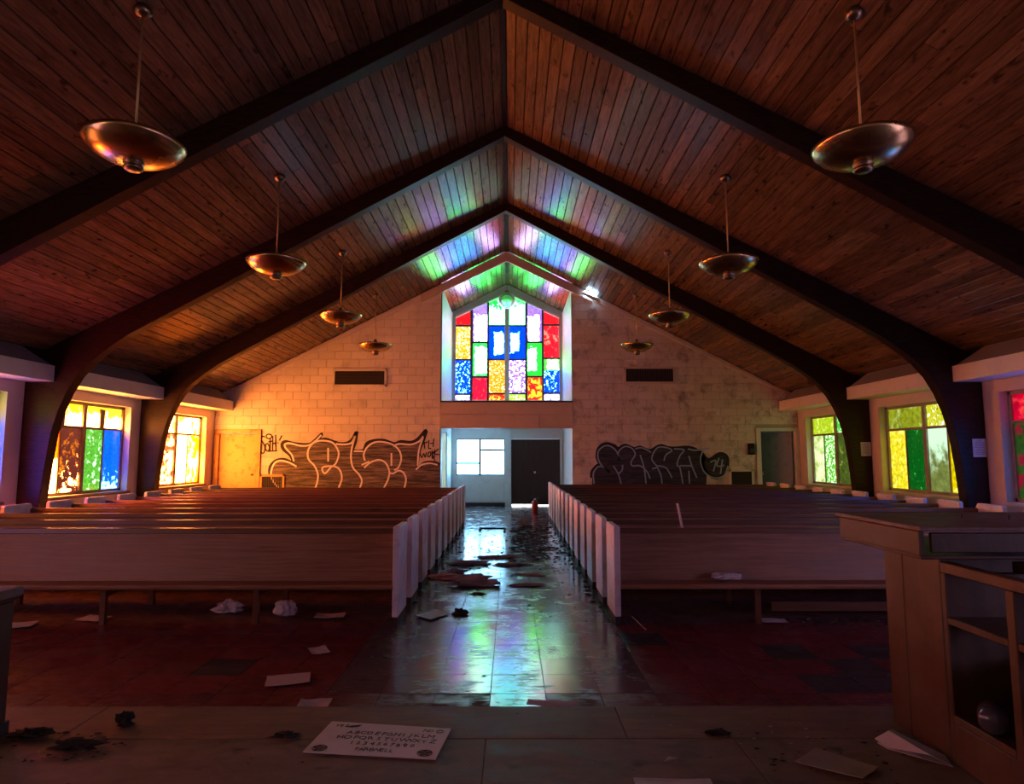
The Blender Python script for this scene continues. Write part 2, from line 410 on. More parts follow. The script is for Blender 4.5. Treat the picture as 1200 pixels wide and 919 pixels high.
def bits(c, s): return tuple(x*s for x in c)
YEL=(1,.78,.08); ORA=(1,.36,.02); REDC=(1,.02,.02); GRN=(.03,.75,.08); BLU=(.0,.28,1); VIO=(.55,.25,.85); YG=(.6,.85,.04); WHT=(1,1,1); TEAL=(.1,.8,.6)
def side_window(name, side, yc, label, tops, lows, frame, labels_t, labels_l, boards=False):
    """tops: two glass materials, lows: four, all from near to far"""
    sgn = -1 if side == 'left' else 1
    wd = struct(name, label, 'window')
    y0, y1 = yc-WHW, yc+WHW; x = sgn*GX; T = 1.94
    def bx(n, a, b, c, d, t0=.03, t1=.03, mat=frame):
        return MB().box(min(x-t0, x+t1), max(x-t0, x+t1), a, b, c, d).build(n, mat, wd, bevel=.003)
    f = MB()
    for q in ((y0, y0+.05, WZ0, WZ1), (y1-.05, y1, WZ0, WZ1), (y0, y1, WZ0, WZ0+.05), (y0, y1, WZ1-.05, WZ1)):
        f.box(x-.035, x+.035, *q)
    f.build('window_frame', frame, wd)
    bx('mullion', yc-.045, yc+.045, WZ0+.05, WZ1-.05, .04, .04)
    for a, b in ((y0+.05, yc-.045), (yc+.045, y1-.05)):
        bx('transom', a, b, T-.022, T+.022)
        mid = (a+b)/2; bx('glazing_bar', mid-.018, mid+.018, WZ0+.05, T-.022, .022, .022)
    cells = [(y0+.05, yc-.045), (yc+.045, y1-.05)]
    for i, (a, b) in enumerate(cells):
        o = MB().box(x-.004, x+.004, a, b, T+.022, WZ1-.05).build('pane', tops[i], wd); tag(o, labels_t[i])
        mid = (a+b)/2
        for j, (p, q) in enumerate(((a, mid-.018), (mid+.018, b))):
            o = MB().box(x-.004, x+.004, p, q, WZ0+.05, T-.022).build('pane', lows[2*i+j], wd); tag(o, labels_l[2*i+j])
    s = MB(); xi = sgn*(7.2-.04); s.box(min(xi, sgn*7.34), max(xi, sgn*7.34), y0-.05, y1+.05, WZ0-.05, WZ0-.004)
    s.build('window_sill', M['white'] if side == 'right' else frame, wd, bevel=.004)
    if boards:
        for yy in (yc-.62, yc+.42):
            MB().box(x+.01, x+.03, yy, yy+.13, T+.022, WZ1-.09).build('board_strip', M['winframe'], wd)
    return wd
l = LEFT; r = RIGHT
g = glass
WS = SUNW
side_window('window_1', 'left', 11.175, 'left wall window with orange, maroon, green and blue panes under two yellow ones',
    [g('yellow_pane', (1,.62,.01), WS, 2.4, WL, .5, 4, .15, grad=(1.95, 2.35)), g('yellow_pane_b', (.8,.62,.02), WS, 2.0, WL, .5, 4, .12, grad=(1.95, 2.35))],
    [g('orange_pane', (1,.09,.0), WS, 6, WL, .42, 4, .06, grad=(.95, 1.9)), g('amber_maroon_pane', (.75,.18,.005), WS, 1.1, WL, .22, 5, .03, grad=(1.0, 2.0), dark=(.11,.02,.015), dfrac=.62),
     g('green_pane', (.10,.50,.04), (.5,1,.5), 1.0, 3, .28, 9, .05), g('blue_pane', (.0,.05,1), (.2,.6,1), 3.0, 4, .2, 9, .04, grad=(.6, 1.9))],
    M['winframe'], ['yellow glass pane, white below', 'yellow-green glass pane'], ['orange glass pane, blown out white below', 'amber glass pane, maroon with leaf shadows below', 'green glass pane', 'blue glass pane'], boards=True)
side_window('window_2', 'left', 14.25, 'left wall window nearest the rear wall, blown out white and orange',
    [g('white_pane', (1,.6,.03), WS, 4, WL*.55, .8, 4), g('white_yellow_pane', (1,.6,.03), WS, 4, WL*.55, .6, 4)],
    [g('orange_pane_b', (1,.15,.0), WS, 16, WL*.5, .3, 5), g('red_streaked_pane', (.85,.06,.02), WS, 3, WL*.5, .5, 5), g('bare_white_pane', (1,.6,.1), WS, 5, WL*.55, .95, 5, dark=(.4,.3,.15), dfrac=.12), g('orange_edge_pane', (1,.16,.0), WS, 30, WL*.85, .45, 4, .04)],
    M['winframe'], ['white lit pane', 'white and yellow pane'], ['orange pane', 'red streaked pane', 'bare white pane', 'orange and white pane'])
side_window('window_3', 'left', 8.125, 'left wall window mostly cut off by the left edge, blue and violet',
    [g('red_pane_t', (1,.03,.01), (1,.2,.02), 6, 12, .3, 4), g('yellowgreen_pane_t', (.7,.7,.02), (1,.8,.1), 3, 4, .3, 4)],
    [g('orange_pane_c', (1,.16,.0), WS, 26, 46, .3, 4), g('red_pane_b', (1,.05,.01), (1,.22,.02), 34, 50, .3, 4), g('violet_pane', (.5,.04,.7), (.9,.2,1), 6, 9, .3, 4), g('blue_pane_b', (.0,.10,1), (.05,.3,1), 8, 10, .3, 4)],
    M['winframe'], ['red pane', 'yellow-green pane'], ['orange pane', 'red pane', 'violet pane', 'blue pane'])
amb_o = g('front_orange_pane', (1,.26,.13), (1,.36,.22), 3.5, 5.5, .4, 4)
amb_d = g('dim_orange_pane', (1,.28,.10), (1,.4,.2), 2.2, 3.5, .4, 4)
side_window('window_4', 'left', 5.07, 'left wall window beside the platform, outside the view', [amb_d, amb_d], [amb_d]*4, M['winframe'], ['orange pane']*2, ['orange pane']*4)
fr_v = g('front_violet_pane', (.62,.30,.9), (.85,.5,1), 4, 6.5, .4, 4)
side_window('window_5', 'left', 2.02, 'left wall window behind the lectern line, outside the view', [amb_o, fr_v], [fr_v, amb_o]*2, M['winframe'], ['orange pane', 'violet pane'], ['violet pane', 'orange pane']*2)
DK = (.02,.03,.005)
side_window('window_6', 'right', 11.175, 'right wall window with yellow, dark green and misty green panes behind the arched leg with the nearer notice',
    [g('speckled_yellow_pane', (.75,.75,.02), (.7,1,.9), .75*r, 1.6*r, .3, 14, .04, dark=DK, dfrac=.3, dscale=16), g('olive_pane', (.42,.50,.02), (.6,.7,.2), .5*r, .8*r, .25, 5, .1, dark=(.05,.07,.01), dfrac=.25, dscale=4)],
    [g('yellow_pane_r', (.80,.66,.0), (.9,.85,.2), .8*r, 1*r, .3, 5), g('misty_green_pane', (.28,.36,.08), (.55,.85,.55), .5*r, 1.0*r, .4, 4, .12, grad=(1.9, .8), dark=(.05,.08,.02), dfrac=.22, dscale=5),
     g('deep_green_pane', (.0,.14,.01), (.1,.8,.1), .6*r, .9*r, .2, 12, .05), g('yellow_pane_s', (.85,.72,.02), (.9,.9,.2), .9*r, 1.1*r, .3, 6, .08, dark=(.3,.28,.02), dfrac=.2)],
    M['winframe_r'], ['speckled yellow pane', 'olive green pane'], ['yellow pane', 'misty green pane', 'deep green pane', 'yellow pane'])
side_window('window_7', 'right', 14.25, 'right wall window nearest the rear wall and open door, lime and leaf green',
    [g('leaf_green_pane_t', (.1,.7,.05), (.7,1,.6), .8*r, 1.6*r, .4, 12, .04), g('lime_pane', (.5,.72,.02), (.75,.9,.2), .8*r, 1.0*r, .3, 6)],
    [g('gold_pane_r', (.65,.58,.01), (.8,.8,.1), .7*r, .9*r, .3, 6), g('dim_green_pane', (.10,.16,.02), (.3,.4,.05), .5*r, .7*r, .3, 5),
     g('leafy_pane', (.15,.75,.03), (.85,1,.7), .8*r, 1.8*r, .4, 16, .03, dark=(.01,.06,.005), dfrac=.35, dscale=14), g('pale_green_pane', (.5,.68,.18), (.75,.9,.5), .9*r, 1.2*r, .4, 5, .12)],
    M['winframe_r'], ['bright leaf green pane', 'lime pane'], ['gold pane', 'dim green pane', 'leafy green pane', 'pale green pane'])
side_window('window_8', 'right', 8.125, 'right wall window cut off by the right edge with a red upper pane',
    [g('violet_pane_rt', VIO, WHT, .5*r, .8*r, .3, 4), g('red_pane_r', (.7,.0,.03), (.8,.05,.05), .7*r, .9*r, .3, 4)],
    [g('yellow_pane_rt', YEL, WHT, .5*r, .8*r, .3, 4), g('blue_pane_rb', (.02,.18,1), (.1,.4,1), 5, 7, .3, 4), g('blue_pane_r', (.02,.18,1), (.1,.4,1), 6, 8, .3, 4), g('dark_green_red_pane', (.03,.10,.01), (.20,.005,.02), .5*r, .8*r, .4, 6)],
    M['winframe_r'], ['violet pane', 'red pane'], ['yellow pane', 'blue pane', 'blue pane', 'dark green and red pane'])
fr_b = g('front_pale_pane', (.62,.36,.9), (.85,.6,1), 3.5, 6, .4, 4)
fr_d = g('dim_pale_pane', (.62,.36,.85), (.85,.6,1), 1.2, 2, .4, 4)
side_window('window_9', 'right', 5.07, 'right wall window beside the lectern, outside the view', [fr_d]*2, [fr_d]*4, M['winframe_r'], ['pale pane']*2, ['pale pane']*4)
side_window('window_10', 'right', 2.02, 'right wall window behind the camera line, outside the view', [fr_b]*2, [fr_b]*4, M['winframe_r'], ['pale pane']*2, ['pale pane']*4)
fill_l = g('rose_fill_pane', (1,.45,.35), (1,.6,.5), 4.5, 7, .4, 4); fill_r = g('lilac_fill_pane', (.72,.50,.9), (.85,.65,1), 4.5, 7, .4, 4)  # glowing panes added behind the camera to brighten the pew fronts
side_window('fill_window_left', 'left', -1.0, 'added glowing window in the left wall behind the camera, fill for the pew fronts', [fill_l]*2, [fill_l]*4, M['winframe'], ['rose pane']*2, ['rose pane']*4)
side_window('fill_window_right', 'right', -1.0, 'added glowing window in the right wall behind the camera, fill for the pew fronts', [fill_r]*2, [fill_r]*4, M['winframe_r'], ['lilac pane']*2, ['lilac pane']*4)

# cornice boxes above the windows between the frames
k = 2
edges = [Y0] + list(FR) + [D]
for sgn, side in ((-1, 'left'), (1, 'right')):
    for a, b in zip(edges[1:-1], edges[2:]):
        y0, y1 = a-.02, b-(.13 if b < D else 0.0)
        if a > 3.6: y0 = a+.13
        y0 = a+.10; y1 = b-.10 if b < D else D
        mid_lbl = {3.55: 'nearest the camera', 6.60: 'cut off by the picture edge', 9.65: 'between the two rear arched legs', 12.70: 'running into the rear wall'}[a]
        c = struct('trim_%d' % k, 'boxed white cornice over the %s windows, %s' % (side, mid_lbl), 'cornice'); k += 1
        s = sgn
        yy0, yy1 = y0-.28, y1-.16 if b < D else y1
        # fascia and soffit (in front of the frame leg the box is notched, so it stops at the frame faces)
        yy0, yy1 = y0, y1
        MB().box(min(s*6.75, s*6.79), max(s*6.75, s*6.79), yy0, yy1, 2.56, 2.80).build('fascia', M['white'], c, bevel=.004)
        MB().box(min(s*6.79, s*7.2), max(s*6.79, s*7.2), yy0, yy1, 2.56, 2.585).build('soffit', M['white'], c)
        mb = MB(); o = 0; e = .42; zt = cz(6.96)
        A = [(s*6.79, yy0, 2.80), (s*6.79, yy1, 2.80), (s*6.96, yy1-e, zt), (s*6.96, yy0+e, zt)]
        mb.v = A + [(s*7.19, yy0, 2.80), (s*7.19, yy1, 2.80)]
        mb.f = [(0,1,2,3), (0,3,4), (1,5,2), (0,4,5,1), (3,2,5,4)]
        mb.build('hipped_cover', M['grey'], c)

# rear wall, left and right of the recess: concrete blocks on a mortar backing
def clip(poly, a, b, c):
    out = []
    for i in range(len(poly)):
        p, q = poly[i], poly[(i+1) % len(poly)]
        dp, dq = a*p[0]+b*p[1]-c, a*q[0]+b*q[1]-c
        if dp <= 0: out.append(p)
        if (dp < 0 < dq) or (dq < 0 < dp):
            t = dp/(dp-dq); out.append((p[0]+(q[0]-p[0])*t, p[1]+(q[1]-p[1])*t))
    return out
BW, BH = .405, .2025
def block_mesh(poly, mat):
    cx = sum(p[0] for p in poly)/len(poly); cy = sum(p[1] for p in poly)/len(poly)
    n = len(poly); m = MB()
    def ins(d): return [(p[0]+(cx-p[0])*min(.5, d/max(.01, abs(p[0]-cx))) if abs(p[0]-cx) > 1e-4 else p[0], p[1]+(cy-p[1])*min(.5, d/max(.01, abs(p[1]-cy))) if abs(p[1]-cy) > 1e-4 else p[1]) for p in poly]
    a, b = ins(.003), ins(.008)
    m.v = [(p[0]-cx, 0, p[1]-cy) for p in a] + [(p[0]-cx, -.012, p[1]-cy) for p in a] + [(p[0]-cx, -.016, p[1]-cy) for p in b]
    for k in (0, 1):
        m.f += [(k*n+i, k*n+(i+1) % n, (k+1)*n+(i+1) % n, (k+1)*n+i) for i in range(n)]
    m.f.append(tuple(2*n+i for i in range(n)))
    return m.mesh('block', mat), (cx, cy)
def rear_wall(side):
    s = -1 if side == 'left' else 1
    mat = M['block'] if side == 'left' else M['block_r']
    wl = struct('wall_rear_'+side, 'painted concrete block rear wall %s of the entrance recess' % side, 'wall')
    dr = (-7.09, -6.11, 2.02) if side == 'left' else (6.22, 7.13, 2.08)
    b = MB(); lo, hi = (-7.55, -REC) if s < 0 else (REC, 7.55)
    def top(x): return cz(x)+.03
    b.prism([(lo, 0), (dr[0], 0), (dr[0], top(dr[0])), (lo, top(lo))], 'y', D, D+.2)
    b.prism([(dr[0], dr[2]), (dr[1], dr[2]), (dr[1], top(dr[1])), (dr[0], top(dr[0]))], 'y', D, D+.2)
    b.prism([(dr[1], 0), (hi, 0), (hi, top(hi)), (dr[1], top(dr[1]))], 'y', D, D+.2)
    b.build('mortar_backing', M['mortar'], wl)
    full = None; cnt = 0; far = MB(); cells = []
    for rr in range(0, 33):
        z0 = rr*BH; off = (rr % 2)*BW/2
        x = -REC-20*BW+off if s < 0 else REC-off
        for i in range(22):
            a = x + i*BW; c = a+BW
            a2, c2 = max(a, -7.2 if s < 0 else REC), min(c, -REC if s < 0 else 7.2)
            if c2-a2 < .05: continue
            poly = [(a2, z0), (c2, z0), (c2, z0+BH), (a2, z0+BH)]
            poly = clip(poly, s*SL, 1, RID)       # below the ceiling slope
            if len(poly) < 3: continue
            # around the door
            if z0 < dr[2]-.02 and c2 > dr[0]-.08 and a2 < dr[1]+.08:
                if a2 < dr[0]-.12 and c2 < dr[1]: poly = clip(poly, 1, 0, dr[0]-.08)
                elif c2 > dr[1]+.12 and a2 > dr[0]: poly = clip(poly, -1, 0, -(dr[1]+.08))
                else: continue
            if len(poly) >= 3 and (max(p[0] for p in poly)-min(p[0] for p in poly)) > .03: cells.append((z0, poly))
    cells.sort(key=lambda q: -q[0])
    for z0, poly in cells:
        cnt += 1
        if cnt <= 298:
            if len(poly) == 4 and abs(poly[1][0]-poly[0][0]-BW) < .001 and abs(poly[2][1]-poly[1][1]-BH) < .001:
                if full is None: full, _ = block_mesh([(0,0),(BW,0),(BW,BH),(0,BH)], mat)
                me, c = full, (poly[0][0]+BW/2, poly[0][1]+BH/2)
            else: me, c = block_mesh(poly, mat)
            link('block', me, wl, (c[0], D+R.uniform(-.002, .002), c[1]))
        else:
            me, c = block_mesh(poly, mat); o = len(far.v)
            far.v += [(v.co.x+c[0], v.co.y+D, v.co.z+c[1]) for v in me.vertices]; far.f += [tuple(o+i for i in p.vertices) for p in me.polygons]
    if far.v: tag(far.build('low_blocks', mat, wl), kind='stuff')
    return wl
rear_wall('left'); rear_wall('right')

# rake boards along the top of the rear wall
t = struct('trim_10', 'pale rake boards following the gable over the entrance recess', 'trim')
for s in (-1, 1):
    MB().prism([(0, RID-.02), (s*2.15, cz(2.15)-.02), (s*2.15, cz(2.15)-.22), (0, RID-.27)], 'y', D-.09, D-.017).build('rake_board', M['header'], t, bevel=.004)
    MB().prism([(s*2.16, cz(2.16)-.02), (s*6.7, cz(6.7)-.02), (s*6.7, cz(6.7)-.10), (s*2.16, cz(2.16)-.16)], 'y', D-.05, D-.017).build('rake_board', M['white'], t)

# recess: side walls, loft, header boards
for s, side in ((-1, 'recess_left'), (1, 'recess_right')):
    b = MB(); x0, x1 = sorted((s*REC, s*(REC+.18)))
    zt = cz(REC+.18)+.02
    if s < 0:
        b.box(x0, x1, D, D2, 2.1, zt); b.box(x0, x1, D, 16.3, 0, 2.1); b.box(x0, x1, 17.6, D2, 0, 2.1); b.box(x0, x1, 16.3, 17.6, 0, .3)
    else: b.box(x0, x1, D, D2, 0, zt)
    tag(b.build('wall_'+side, M['white']), 'pale side wall of the entrance recess on the %s' % side[7:], 'wall', None, 'structure')
tag(MB().box(-REC, REC, D+.12, D2, 2.28, 2.72).build('trim_11', M['white']), 'loft slab over the entrance below the big stained window', 'loft', None, 'structure')
hd = struct('trim_12', 'brownish header boards across the recess under the big stained window', 'trim')
MB().box(-REC, REC, D-.03, D+.12, 2.775, 2.81).build('top_strip', M['plinth'], hd)
MB().box(-REC, REC, D-.02, D+.10, 2.47, 2.773).build('header_board', M['header'], hd, bevel=.004)
MB().box(-REC, .80, D-.05, D+.10, 2.13, 2.466).build('header_board', M['header'], hd, bevel=.004)
MB().box(.804, REC, D-.03, D+.10, 2.13, 2.466).build('header_board', M['header'], hd, bevel=.004)

# entrance wall at the back of the recess
ew = struct('wall_entrance', 'pale entrance wall at the back of the recess', 'wall')
def W(px, py): return on_wall(px, py, D2)
gx0, gx1 = W(534.5, 555)[0], W(591.5, 555)[0]; gz0, gz1 = W(560, 557)[1], W(560, 514.5)[1]
dx0, dx1, dz1 = W(599, 555)[0], W(656.5, 555)[0], W(620, 514.5)[1]
b = MB(); y0, y1 = D2, D2+.15
b.box(-REC, gx0, y0, y1, 0, 2.75); b.box(gx0, gx1, y0, y1, 0, gz0); b.box(gx0, gx1, y0, y1, gz1, 2.75)
b.box(gx1, dx0, y0, y1, 0, 2.75); b.box(dx0, dx1, y0, y1, dz1, 2.75); b.box(dx1, REC, y0, y1, 0, 2.75)
b.build('wall_face', M['white'], ew)
MB().box(gx1+.01, dx0-.01, y0-.06, y0, 0, 2.2).build('post', M['white'], ew, bevel=.005)
MB().box(dx1, dx1+.07, y0-.05, y0, 0, dz1+.07).build('door_casing', M['white'], ew)
MB().box(gx0+.03, gx1-.03, y0-.015, y0, .14, gz0-.12).build('lower_panel', M['white'], ew, bevel=.004)
MB().box(-REC, dx0, y0-.02, y0, 0, .10).build('kick_board', M['plinth'], ew)
dw = glass('door_window_glass', (.3,.7,1), SKYW, 8, 13, .75, 3, .1)
wn = struct('window_11', 'plain bright four pane window beside the dark entrance door', 'window')
f = MB()
for q in ((gx0, gx0+.03, gz0, gz1), (gx1-.03, gx1, gz0, gz1), (gx0, gx1, gz0, gz0+.03), (gx0, gx1, gz1-.03, gz1)): f.box(q[0], q[1], y0+.0, y0+.06, q[2], q[3])
f.build('window_frame', M['lead'], wn)
mx = W(562.5, 530)[0]; za = W(550, 543)[1]; zb = W(575, 527.5)[1]
MB().box(mx-.032, mx+.032, y0-.02, y0+.05, gz0+.03, gz1-.03).build('mullion', M['lead'], wn)
MB().box(gx0+.03, mx-.02, y0-.015, y0+.05, za-.026, za+.026).build('glazing_bar', M['lead'], wn)
MB().box(mx+.02, gx1-.03, y0-.015, y0+.05, zb-.026, zb+.026).build('glazing_bar', M['lead'], wn)
for a, c, e, h in ((gx0+.03, mx-.02, gz0+.03, za-.012), (gx0+.03, mx-.02, za+.012, gz1-.03), (mx+.02, gx1-.03, gz0+.03, zb-.012), (mx+.02, gx1-.03, zb+.012, gz1-.03)):
    MB().box(a, c, y0+.02, y0+.028, e, h).build('pane', dw, wn)
dd = struct('door_1', 'dark brown double entrance door at the end of the aisle', 'door')
ms = W(624.7, 550)[0]
for i, (a, c) in enumerate(((dx0+.001, ms-.001), (ms+.001, dx1-.001))):
    MB().box(a, c, y0+.02, y0+.065, .045 if i == 0 else .03, dz1-.01).build('door_leaf', M['doorw'], dd, bevel=.004)
MB().box(ms-.02, ms+.02, y0+.01, y0+.02, .05, dz1-.02).build('astragal', M['doorw'], dd)
kn = MB().lathe([(0, -.03), (.02, -.03), (.034, -.005), (.03, .02), (.012, .03), (.012, .05)], (0,0,0), 16).build('door_knob', M['steel'], dd, smooth=True)
kn.rotation_euler = (-PI/2, 0, 0); kx, kz = W(625.5, 553.7); kn.location = (kx+.03, y0-.03, kz)
gap = glass('daylight_under_door', (.7,.9,1), WHT, 2.5, 4, .6, 10)
tag(MB().box(dx0+.02, dx1-.02, y0+.10, y0+.11, 0.0, .06).build('daylight_gap', gap, dd), 'daylight showing under the door')
# side light on the left wall of the entrance
sl = struct('window_12', 'narrow greenish side light in the left wall of the entrance', 'window')
slg = glass('side_light_glass', (.45,.85,.6), (.8,1,.9), .9*REAR, 1.8*REAR, .5, 3, .1)
MB().box(-REC-.10, -REC-.09, 16.36, 17.54, .36, 2.04).build('pane', slg, sl)
f = MB()
for q in ((16.3,16.36,.3,2.1), (17.54,17.6,.3,2.1), (16.92,16.98,.3,2.1), (16.3,17.6,.3,.36), (16.3,17.6,2.04,2.1)): f.box(-REC-.14, -REC-.02, *q)
f.build('window_frame', M['white'], sl)

# the big stained window
bw = struct('window_13', 'tall gabled stained glass window of coloured rectangles above the entrance', 'window')
def G(cx, cy): return W(510+cx/6.13, 330+cy/6.13)
apx = [G(128, 222), G(515, 45), G(915, 222)]
zb0 = G(500, 852)[1]
fw = MB()
outer = [(-REC, 2.72), (REC, 2.72), (REC, cz(REC)+.02), (0, RID+.02), (-REC, cz(REC)+.02)]
# wall around the window, made from four pieces
iL, iR = G(140, 500)[0], G(896, 500)[0]
zsl = lambda x: G(515, 88)[1] - (G(515, 88)[1]-G(896, 262)[1])*abs(x-G(515, 88)[0])/(iR-G(515, 88)[0])
fw.box(-REC, iL, D2, D2+.12, 2.72, cz(REC)+.02); fw.box(iR, REC, D2, D2+.12, 2.72, cz(REC)+.02); fw.box(iL, iR, D2, D2+.12, 2.72, zb0)
cx0 = G(515, 88)[0]
fw.prism([(iL, zsl(iL)), (cx0, zsl(cx0)), (cx0, RID+.02), (iL, cz(iL)+.02)], 'y', D2, D2+.12)
fw.prism([(cx0, zsl(cx0)), (iR, zsl(iR)), (iR, cz(iR)+.02), (cx0, RID+.02)], 'y', D2, D2+.12)
fw.build('window_frame', M['white'], bw)
for s, e in ((-1, iL), (1, iR)):
    MB().prism([(cx0, zsl(cx0)), (e, zsl(e)), (e, zsl(e)+.07), (cx0, zsl(cx0)+.07)], 'y', D2-.05, D2).build('rake_moulding', M['white'], bw)
cols = [(147,255),(268,375),(385,497),(535,648),(660,768),(778,890)]
q = 1.15*REAR
def gg(n, a, b, fa, fb, fr, sc, sf=.04, **kw):
    hi = max(a); pure = (0, .028, 1.7) if (a[2] == hi and a[0] < .1) else tuple(x if x == hi else x*.45 for x in a)      # deep tints, several times brighter than white paper
    w = fb > 2.4
    tint = tuple(.07+.93*(x/hi)**1.1 for x in a)
    return glass(n, pure, tint if w else b, fa*2.6, WR if w else fb*1.4, fr, sc, sf, **kw)
panes = [
 (0, None, 313, gg('crimson_apex', (.55,.01,.02), (.8,.1,.05), .8, 1.2, .2, 8), 'dark red corner pane'),
 (0, 322, 557, gg('gold_mottled', (.85,.50,.01), (1,.95,.5), 1.0, 2.2, .38, 18), 'mottled gold pane'),
 (0, 567, 803, gg('blue_mottled', (.02,.30,.95), (.9,1,1), 1.1, 2.8, .34, 14), 'blue pane with white flecks'),
 (0, 815, 848, gg('lilac_strip', (.6,.4,.8), (1,.9,1), 1.0, 2, .5, 12), 'lilac strip'),
 (1, None, 430, gg('lilac_pane', (.42,.25,.55), (1,.97,1), 1.0, 3, .45, 7, inner=(0.2, 0.42, 0.03, -0.12), dark=(.25,.1,.35), dfrac=.18, dscale=9), 'lilac pane washed out white'),
 (1, 445, 680, gg('green_white', (.05,.70,.12), (.95,1,.97), 1.0, 3.4, .45, 6, inner=(0.19, 0.4, 0.04, 0)), 'green edged white pane'),
 (1, 690, 848, gg('red_mottled', (.75,.01,.05), (1,.2,.2), 1.0, 1.5, .25, 12, dark=(.12,.0,.01), dfrac=.25, dscale=12), 'mottled red pane'),
 (2, None, 313, gg('green_top', (.02,.80,.10), (.95,1,1), 1.0, 3.4, .5, 5, .05, grad=(5.55, 6.35)), 'green topped white pane'),
 (2, 322, 553, gg('blue_white', (.01,.30,.92), (.95,1,1), 1.1, 3.6, .45, 6, inner=(0.14, 0.33, 0.07, -0.02)), 'blue and white pane'),
 (2, 565, 800, gg('amber_mottled', (.85,.38,.01), (1,.9,.4), 1.0, 1.9, .36, 19), 'mottled amber pane'),
 (2, 813, 848, gg('red_orange_strip', (.7,.03,.01), (1,.5,.05), 1.0, 1.5, .4, 14), 'red orange strip'),
 (3, None, 313, gg('green_top_b', (.02,.80,.10), (.95,1,1), 1.0, 3.4, .5, 5, .05, grad=(5.55, 6.35)), 'green topped white pane'),
 (3, 322, 553, gg('blue_white_b', (.01,.28,.90), (.95,1,1), 1.1, 3.4, .45, 7, inner=(0.13, 0.3, -0.08, 0)), 'blue and white pane'),
 (3, 567, 797, gg('violet_mottled', (.35,.2,.55), (1,.92,1), 1.0, 2.6, .40, 13), 'mottled violet pane'),
 (3, 813, 848, gg('yellowgreen_strip', (.5,.65,.03), (.9,1,.5), 1.0, 1.8, .4, 14), 'yellow-green strip'),
 (4, None, 430, gg('lilac_pane_b', (.42,.22,.60), (1,.97,1), 1.0, 3, .45, 8, inner=(0.17, 0.42, -0.03, -0.15)), 'lilac pane washed out white'),
 (4, 440, 678, gg('green_mottled', (.03,.65,.06), (.95,1,.97), 1.0, 3, .45, 8, inner=(0.14, 0.36, -0.08, 0)), 'green and white pane'),
 (4, 688, 848, gg('red_orange', (.8,.02,.02), (1,.45,.02), 1.0, 1.6, .42, 6), 'red pane with orange'),
 (5, None, 305, gg('red_apex', (.75,.01,.02), (.9,.05,.05), 1.0, 1.2, .2, 6), 'red corner pane'),
 (5, 318, 548, gg('red_pane', (.9,.01,.03), (1,.18,.12), 1.0, 1.3, .35, 5), 'plain red pane'),
 (5, 557, 640, gg('green_white_small', (.15,.6,.1), (.9,1,1), 1.0, 3.2, .45, 12, inner=(0.17, 0.15, 0.04, 0.02)), 'small green and white pane'),
 (5, 642, 795, gg('blue_mottled_b', (.01,.25,.92), (.9,1,1), 1.1, 2.8, .35, 9), 'blue pane with white holes'),
 (5, 810, 848, gg('lilac_strip_b', (.6,.4,.8), (1,.9,1), 1.0, 2, .5, 12), 'lilac strip'),
]
for ci, t0, b0, mat, lab in panes:
    c0, c1 = cols[ci]; x0, x1 = G(c0, 400)[0]-.012, G(c1, 400)[0]+.012
    zlo = G(500, b0)[1]-.01
    if t0 is None: poly = [(x0, zlo), (x1, zlo), (x1, zsl(x1)-.02), (x0, zsl(x0)-.02)]
    else: zh = G(500, t0)[1]+.01; poly = [(x0, zlo), (x1, zlo), (x1, zh), (x0, zh)]
    cxx = sum(p[0] for p in poly)/4; czz = sum(p[1] for p in poly)/4
    o = MB().prism(poly, 'y', D2+.05, D2+.06).build('pane', mat, bw, loc=(cxx, D2+.055, czz)); tag(o, lab)
# bars
allz = {0:(317,562,809), 1:(437,685), 2:(317,559,806), 3:(317,560,805), 4:(435,683), 5:(311,552,641,802)}
for a, c in ((255,268),(375,385),(648,660),(768,778)):
    x0, x1 = G(a, 400)[0], G(c, 400)[0]; h = zsl((x0+x1)/2)
    MB().box(x0-.012, x1+.012, D2-.01, D2+.06, zb0, h).build('bar', M['lead'], bw)
for ci, zs in allz.items():
    c0, c1 = cols[ci]
    for zc in zs:
        z = G(500, zc)[1]; hh = .028 if zc != 641 else .004
        MB().box(G(c0, 400)[0]-.01, G(c1, 400)[0]+.01, D2+.0, D2+.06, z-hh, z+hh).build('bar', M['lead'], bw)
MB().box(G(499,400)[0], G(533,400)[0], D2-.04, D2+.06, zb0, zsl(cx0)-.01).build('center_mullion', M['white'], bw)
for a, c in ((140,147),(890,896)): MB().box(G(a,400)[0]-.005, G(c,400)[0]+.005, D2+.0, D2+.07, zb0, zsl(iL)).build('side_bar', M['white'], bw)

# closing walls behind the camera
b = MB(); b.prism([(-7.55, -.1), (7.55, -.1), (7.55, 3.0), (0, RID+.1), (-7.55, 3.0)], 'y', Y0-.2, Y0)
tag(b.build('wall_front', M['wall']), 'wall of the chancel behind the camera', 'wall', None, 'structure')

